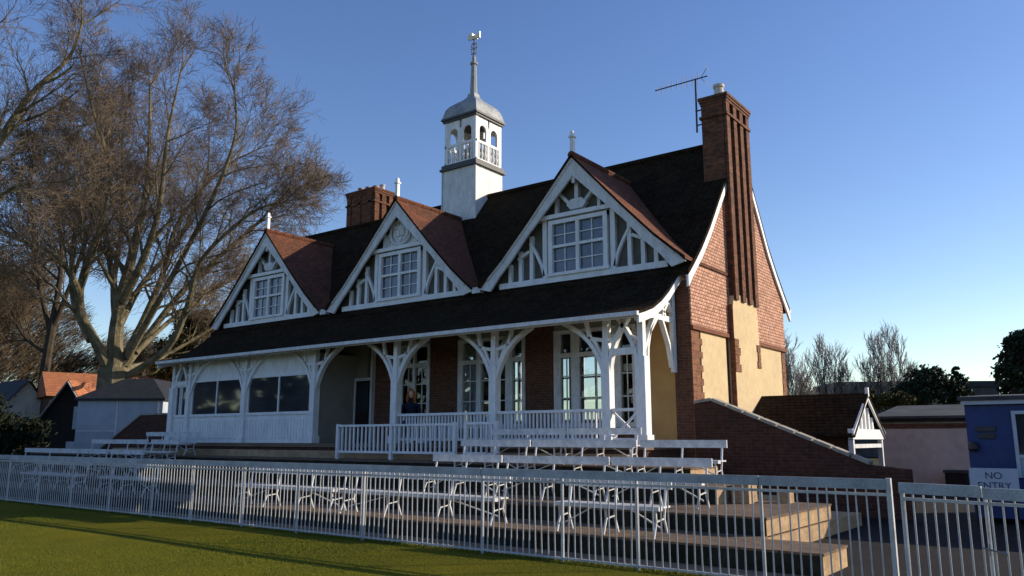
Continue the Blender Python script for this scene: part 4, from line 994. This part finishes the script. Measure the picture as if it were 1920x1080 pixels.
leafy('evergreen_tree', spot(62, 352), 'dark evergreen behind the beech at the left roof end', blobs_uv(62, [(352, 640, 46, 40, 0), (335, 600, 28, 28, 0), (380, 605, 26, 28, 0), (330, 690, 50, 36, 0), (300, 660, 30, 30, 0)]), 9000, .17, 'olive_leaf', .3, seed=7)
leafy('dark_bush', spot(36, 20), 'dark shaded bush at the far left behind the fence', blobs_uv(36, [(0, 812, 48, 46, 0), (50, 822, 40, 36, 0), (-50, 780, 40, 60, 0)]), 7000, .11, 'dark_leaf', seed=8, cat='bush')
leafy('brown_thicket', spot(70, 30), 'brown twiggy thicket low behind the far left hut', blobs_uv(70, [(10, 690, 60, 60, 0), (80, 680, 60, 60, 3), (140, 690, 50, 50, 5), (-50, 650, 60, 80, 2), (15, 590, 60, 70, 4), (95, 600, 50, 60, 6), (30, 500, 60, 60, 6), (-40, 540, 60, 80, 6)]), 26000, .55, 'brown_twig', seed=9, cat='thicket', asp=.045)
leafy('brown_thicket', spot(72, 270), 'brown thicket low behind the pale shed and the beech trunk', blobs_uv(72, [(250, 715, 50, 34, 0), (320, 720, 50, 34, 0), (190, 720, 40, 30, 0), (210, 660, 60, 50, 3), (290, 670, 50, 40, 3)]), 15000, .50, 'brown_twig', seed=10, cat='thicket', asp=.045)

b = MB(); rnd = random.Random(77)
for k in range(5200):
    a = rnd.uniform(math.pi * .92, math.pi * 2.02); rr = 118 + rnd.uniform(-6, 8); zc = abs(rnd.gauss(0, 9)) + .5; cx_, cy_ = rr * math.cos(a), rr * math.sin(a)
    zc = min(zc, 17 + 3 * math.sin(a * 23) + 3 * math.sin(a * 61))
    d = rv().normalized(); e = d.orthogonal().normalized(); f = d.cross(e); L = rnd.uniform(1.2, 2.4); p = Vector((cx_, cy_, max(.3, zc)))
    b.add([p - e * L, p + f * L * .8, p + e * L, p - f * L * .8], [(0, 1, 2, 3)])
tag(b.build('distant_wood', 'dark_leaf'), 'unseen belt of dark trees added on the far side of the cricket field', 'wood', kind='stuff')  # out-of-view trees, added to darken what the windows reflect

import numpy as np
def grass_blades(n, seed, name, label, xr, yr, h, m, keep=None):
    g = np.random.default_rng(seed); x = g.uniform(*xr, n); y = g.uniform(*yr, n)
    if keep is not None: k = keep(x, y, g); x, y = x[k], y[k]; n = len(x)
    a = g.uniform(0, 2 * np.pi, n); L = h * g.uniform(.5, 1.3, n); w_ = .0035 * g.uniform(.7, 1.4, n); ln = L * g.uniform(.1, .9, n); b_ = g.uniform(0, 2 * np.pi, n)
    V = np.zeros((n, 3, 3)); V[:, 0] = np.stack([x - w_ * np.cos(a), y - w_ * np.sin(a), np.full(n, -.012)], 1); V[:, 1] = np.stack([x + w_ * np.cos(a), y + w_ * np.sin(a), np.full(n, -.012)], 1)
    V[:, 2] = np.stack([x + ln * np.cos(b_), y + ln * np.sin(b_), L], 1)
    me = bpy.data.meshes.new(name); me.vertices.add(3 * n); me.vertices.foreach_set('co', V.ravel()); me.loops.add(3 * n); me.loops.foreach_set('vertex_index', np.arange(3 * n)); me.polygons.add(n); me.polygons.foreach_set('loop_start', np.arange(n) * 3); me.polygons.foreach_set('loop_total', np.full(n, 3)); me.update(calc_edges=True)
    me.materials.append(M[m]); o = bpy.data.objects.new(name, me); COL.objects.link(o); return tag(o, label, 'grass', kind='stuff')
mat('grass_blade', (.150, .155, .012), .7, .2, .4, .55, col2=(.078, .108, .011))
def inview(x, y, g):
    d = x * FW.x + y * FW.y; l_ = x * RT.x + y * RT.y
    dens = np.clip(11.0 / np.maximum(d, 1), .25, 1.0) ** 1.3
    return (d > 8.5) & (np.abs(l_) < d * .72) & (g.uniform(0, 1, len(x)) < dens)
grass_blades(420000, 3, 'grass', 'short mown grass blades of the playing field', (-26, -1), (1.5, 9.6), .017, 'grass_blade', inview)
grass_blades(26000, 4, 'grass', 'longer rough grass along the foot of the fence', (-28, -1), (9.42, 9.72), .055, 'grass_blade')
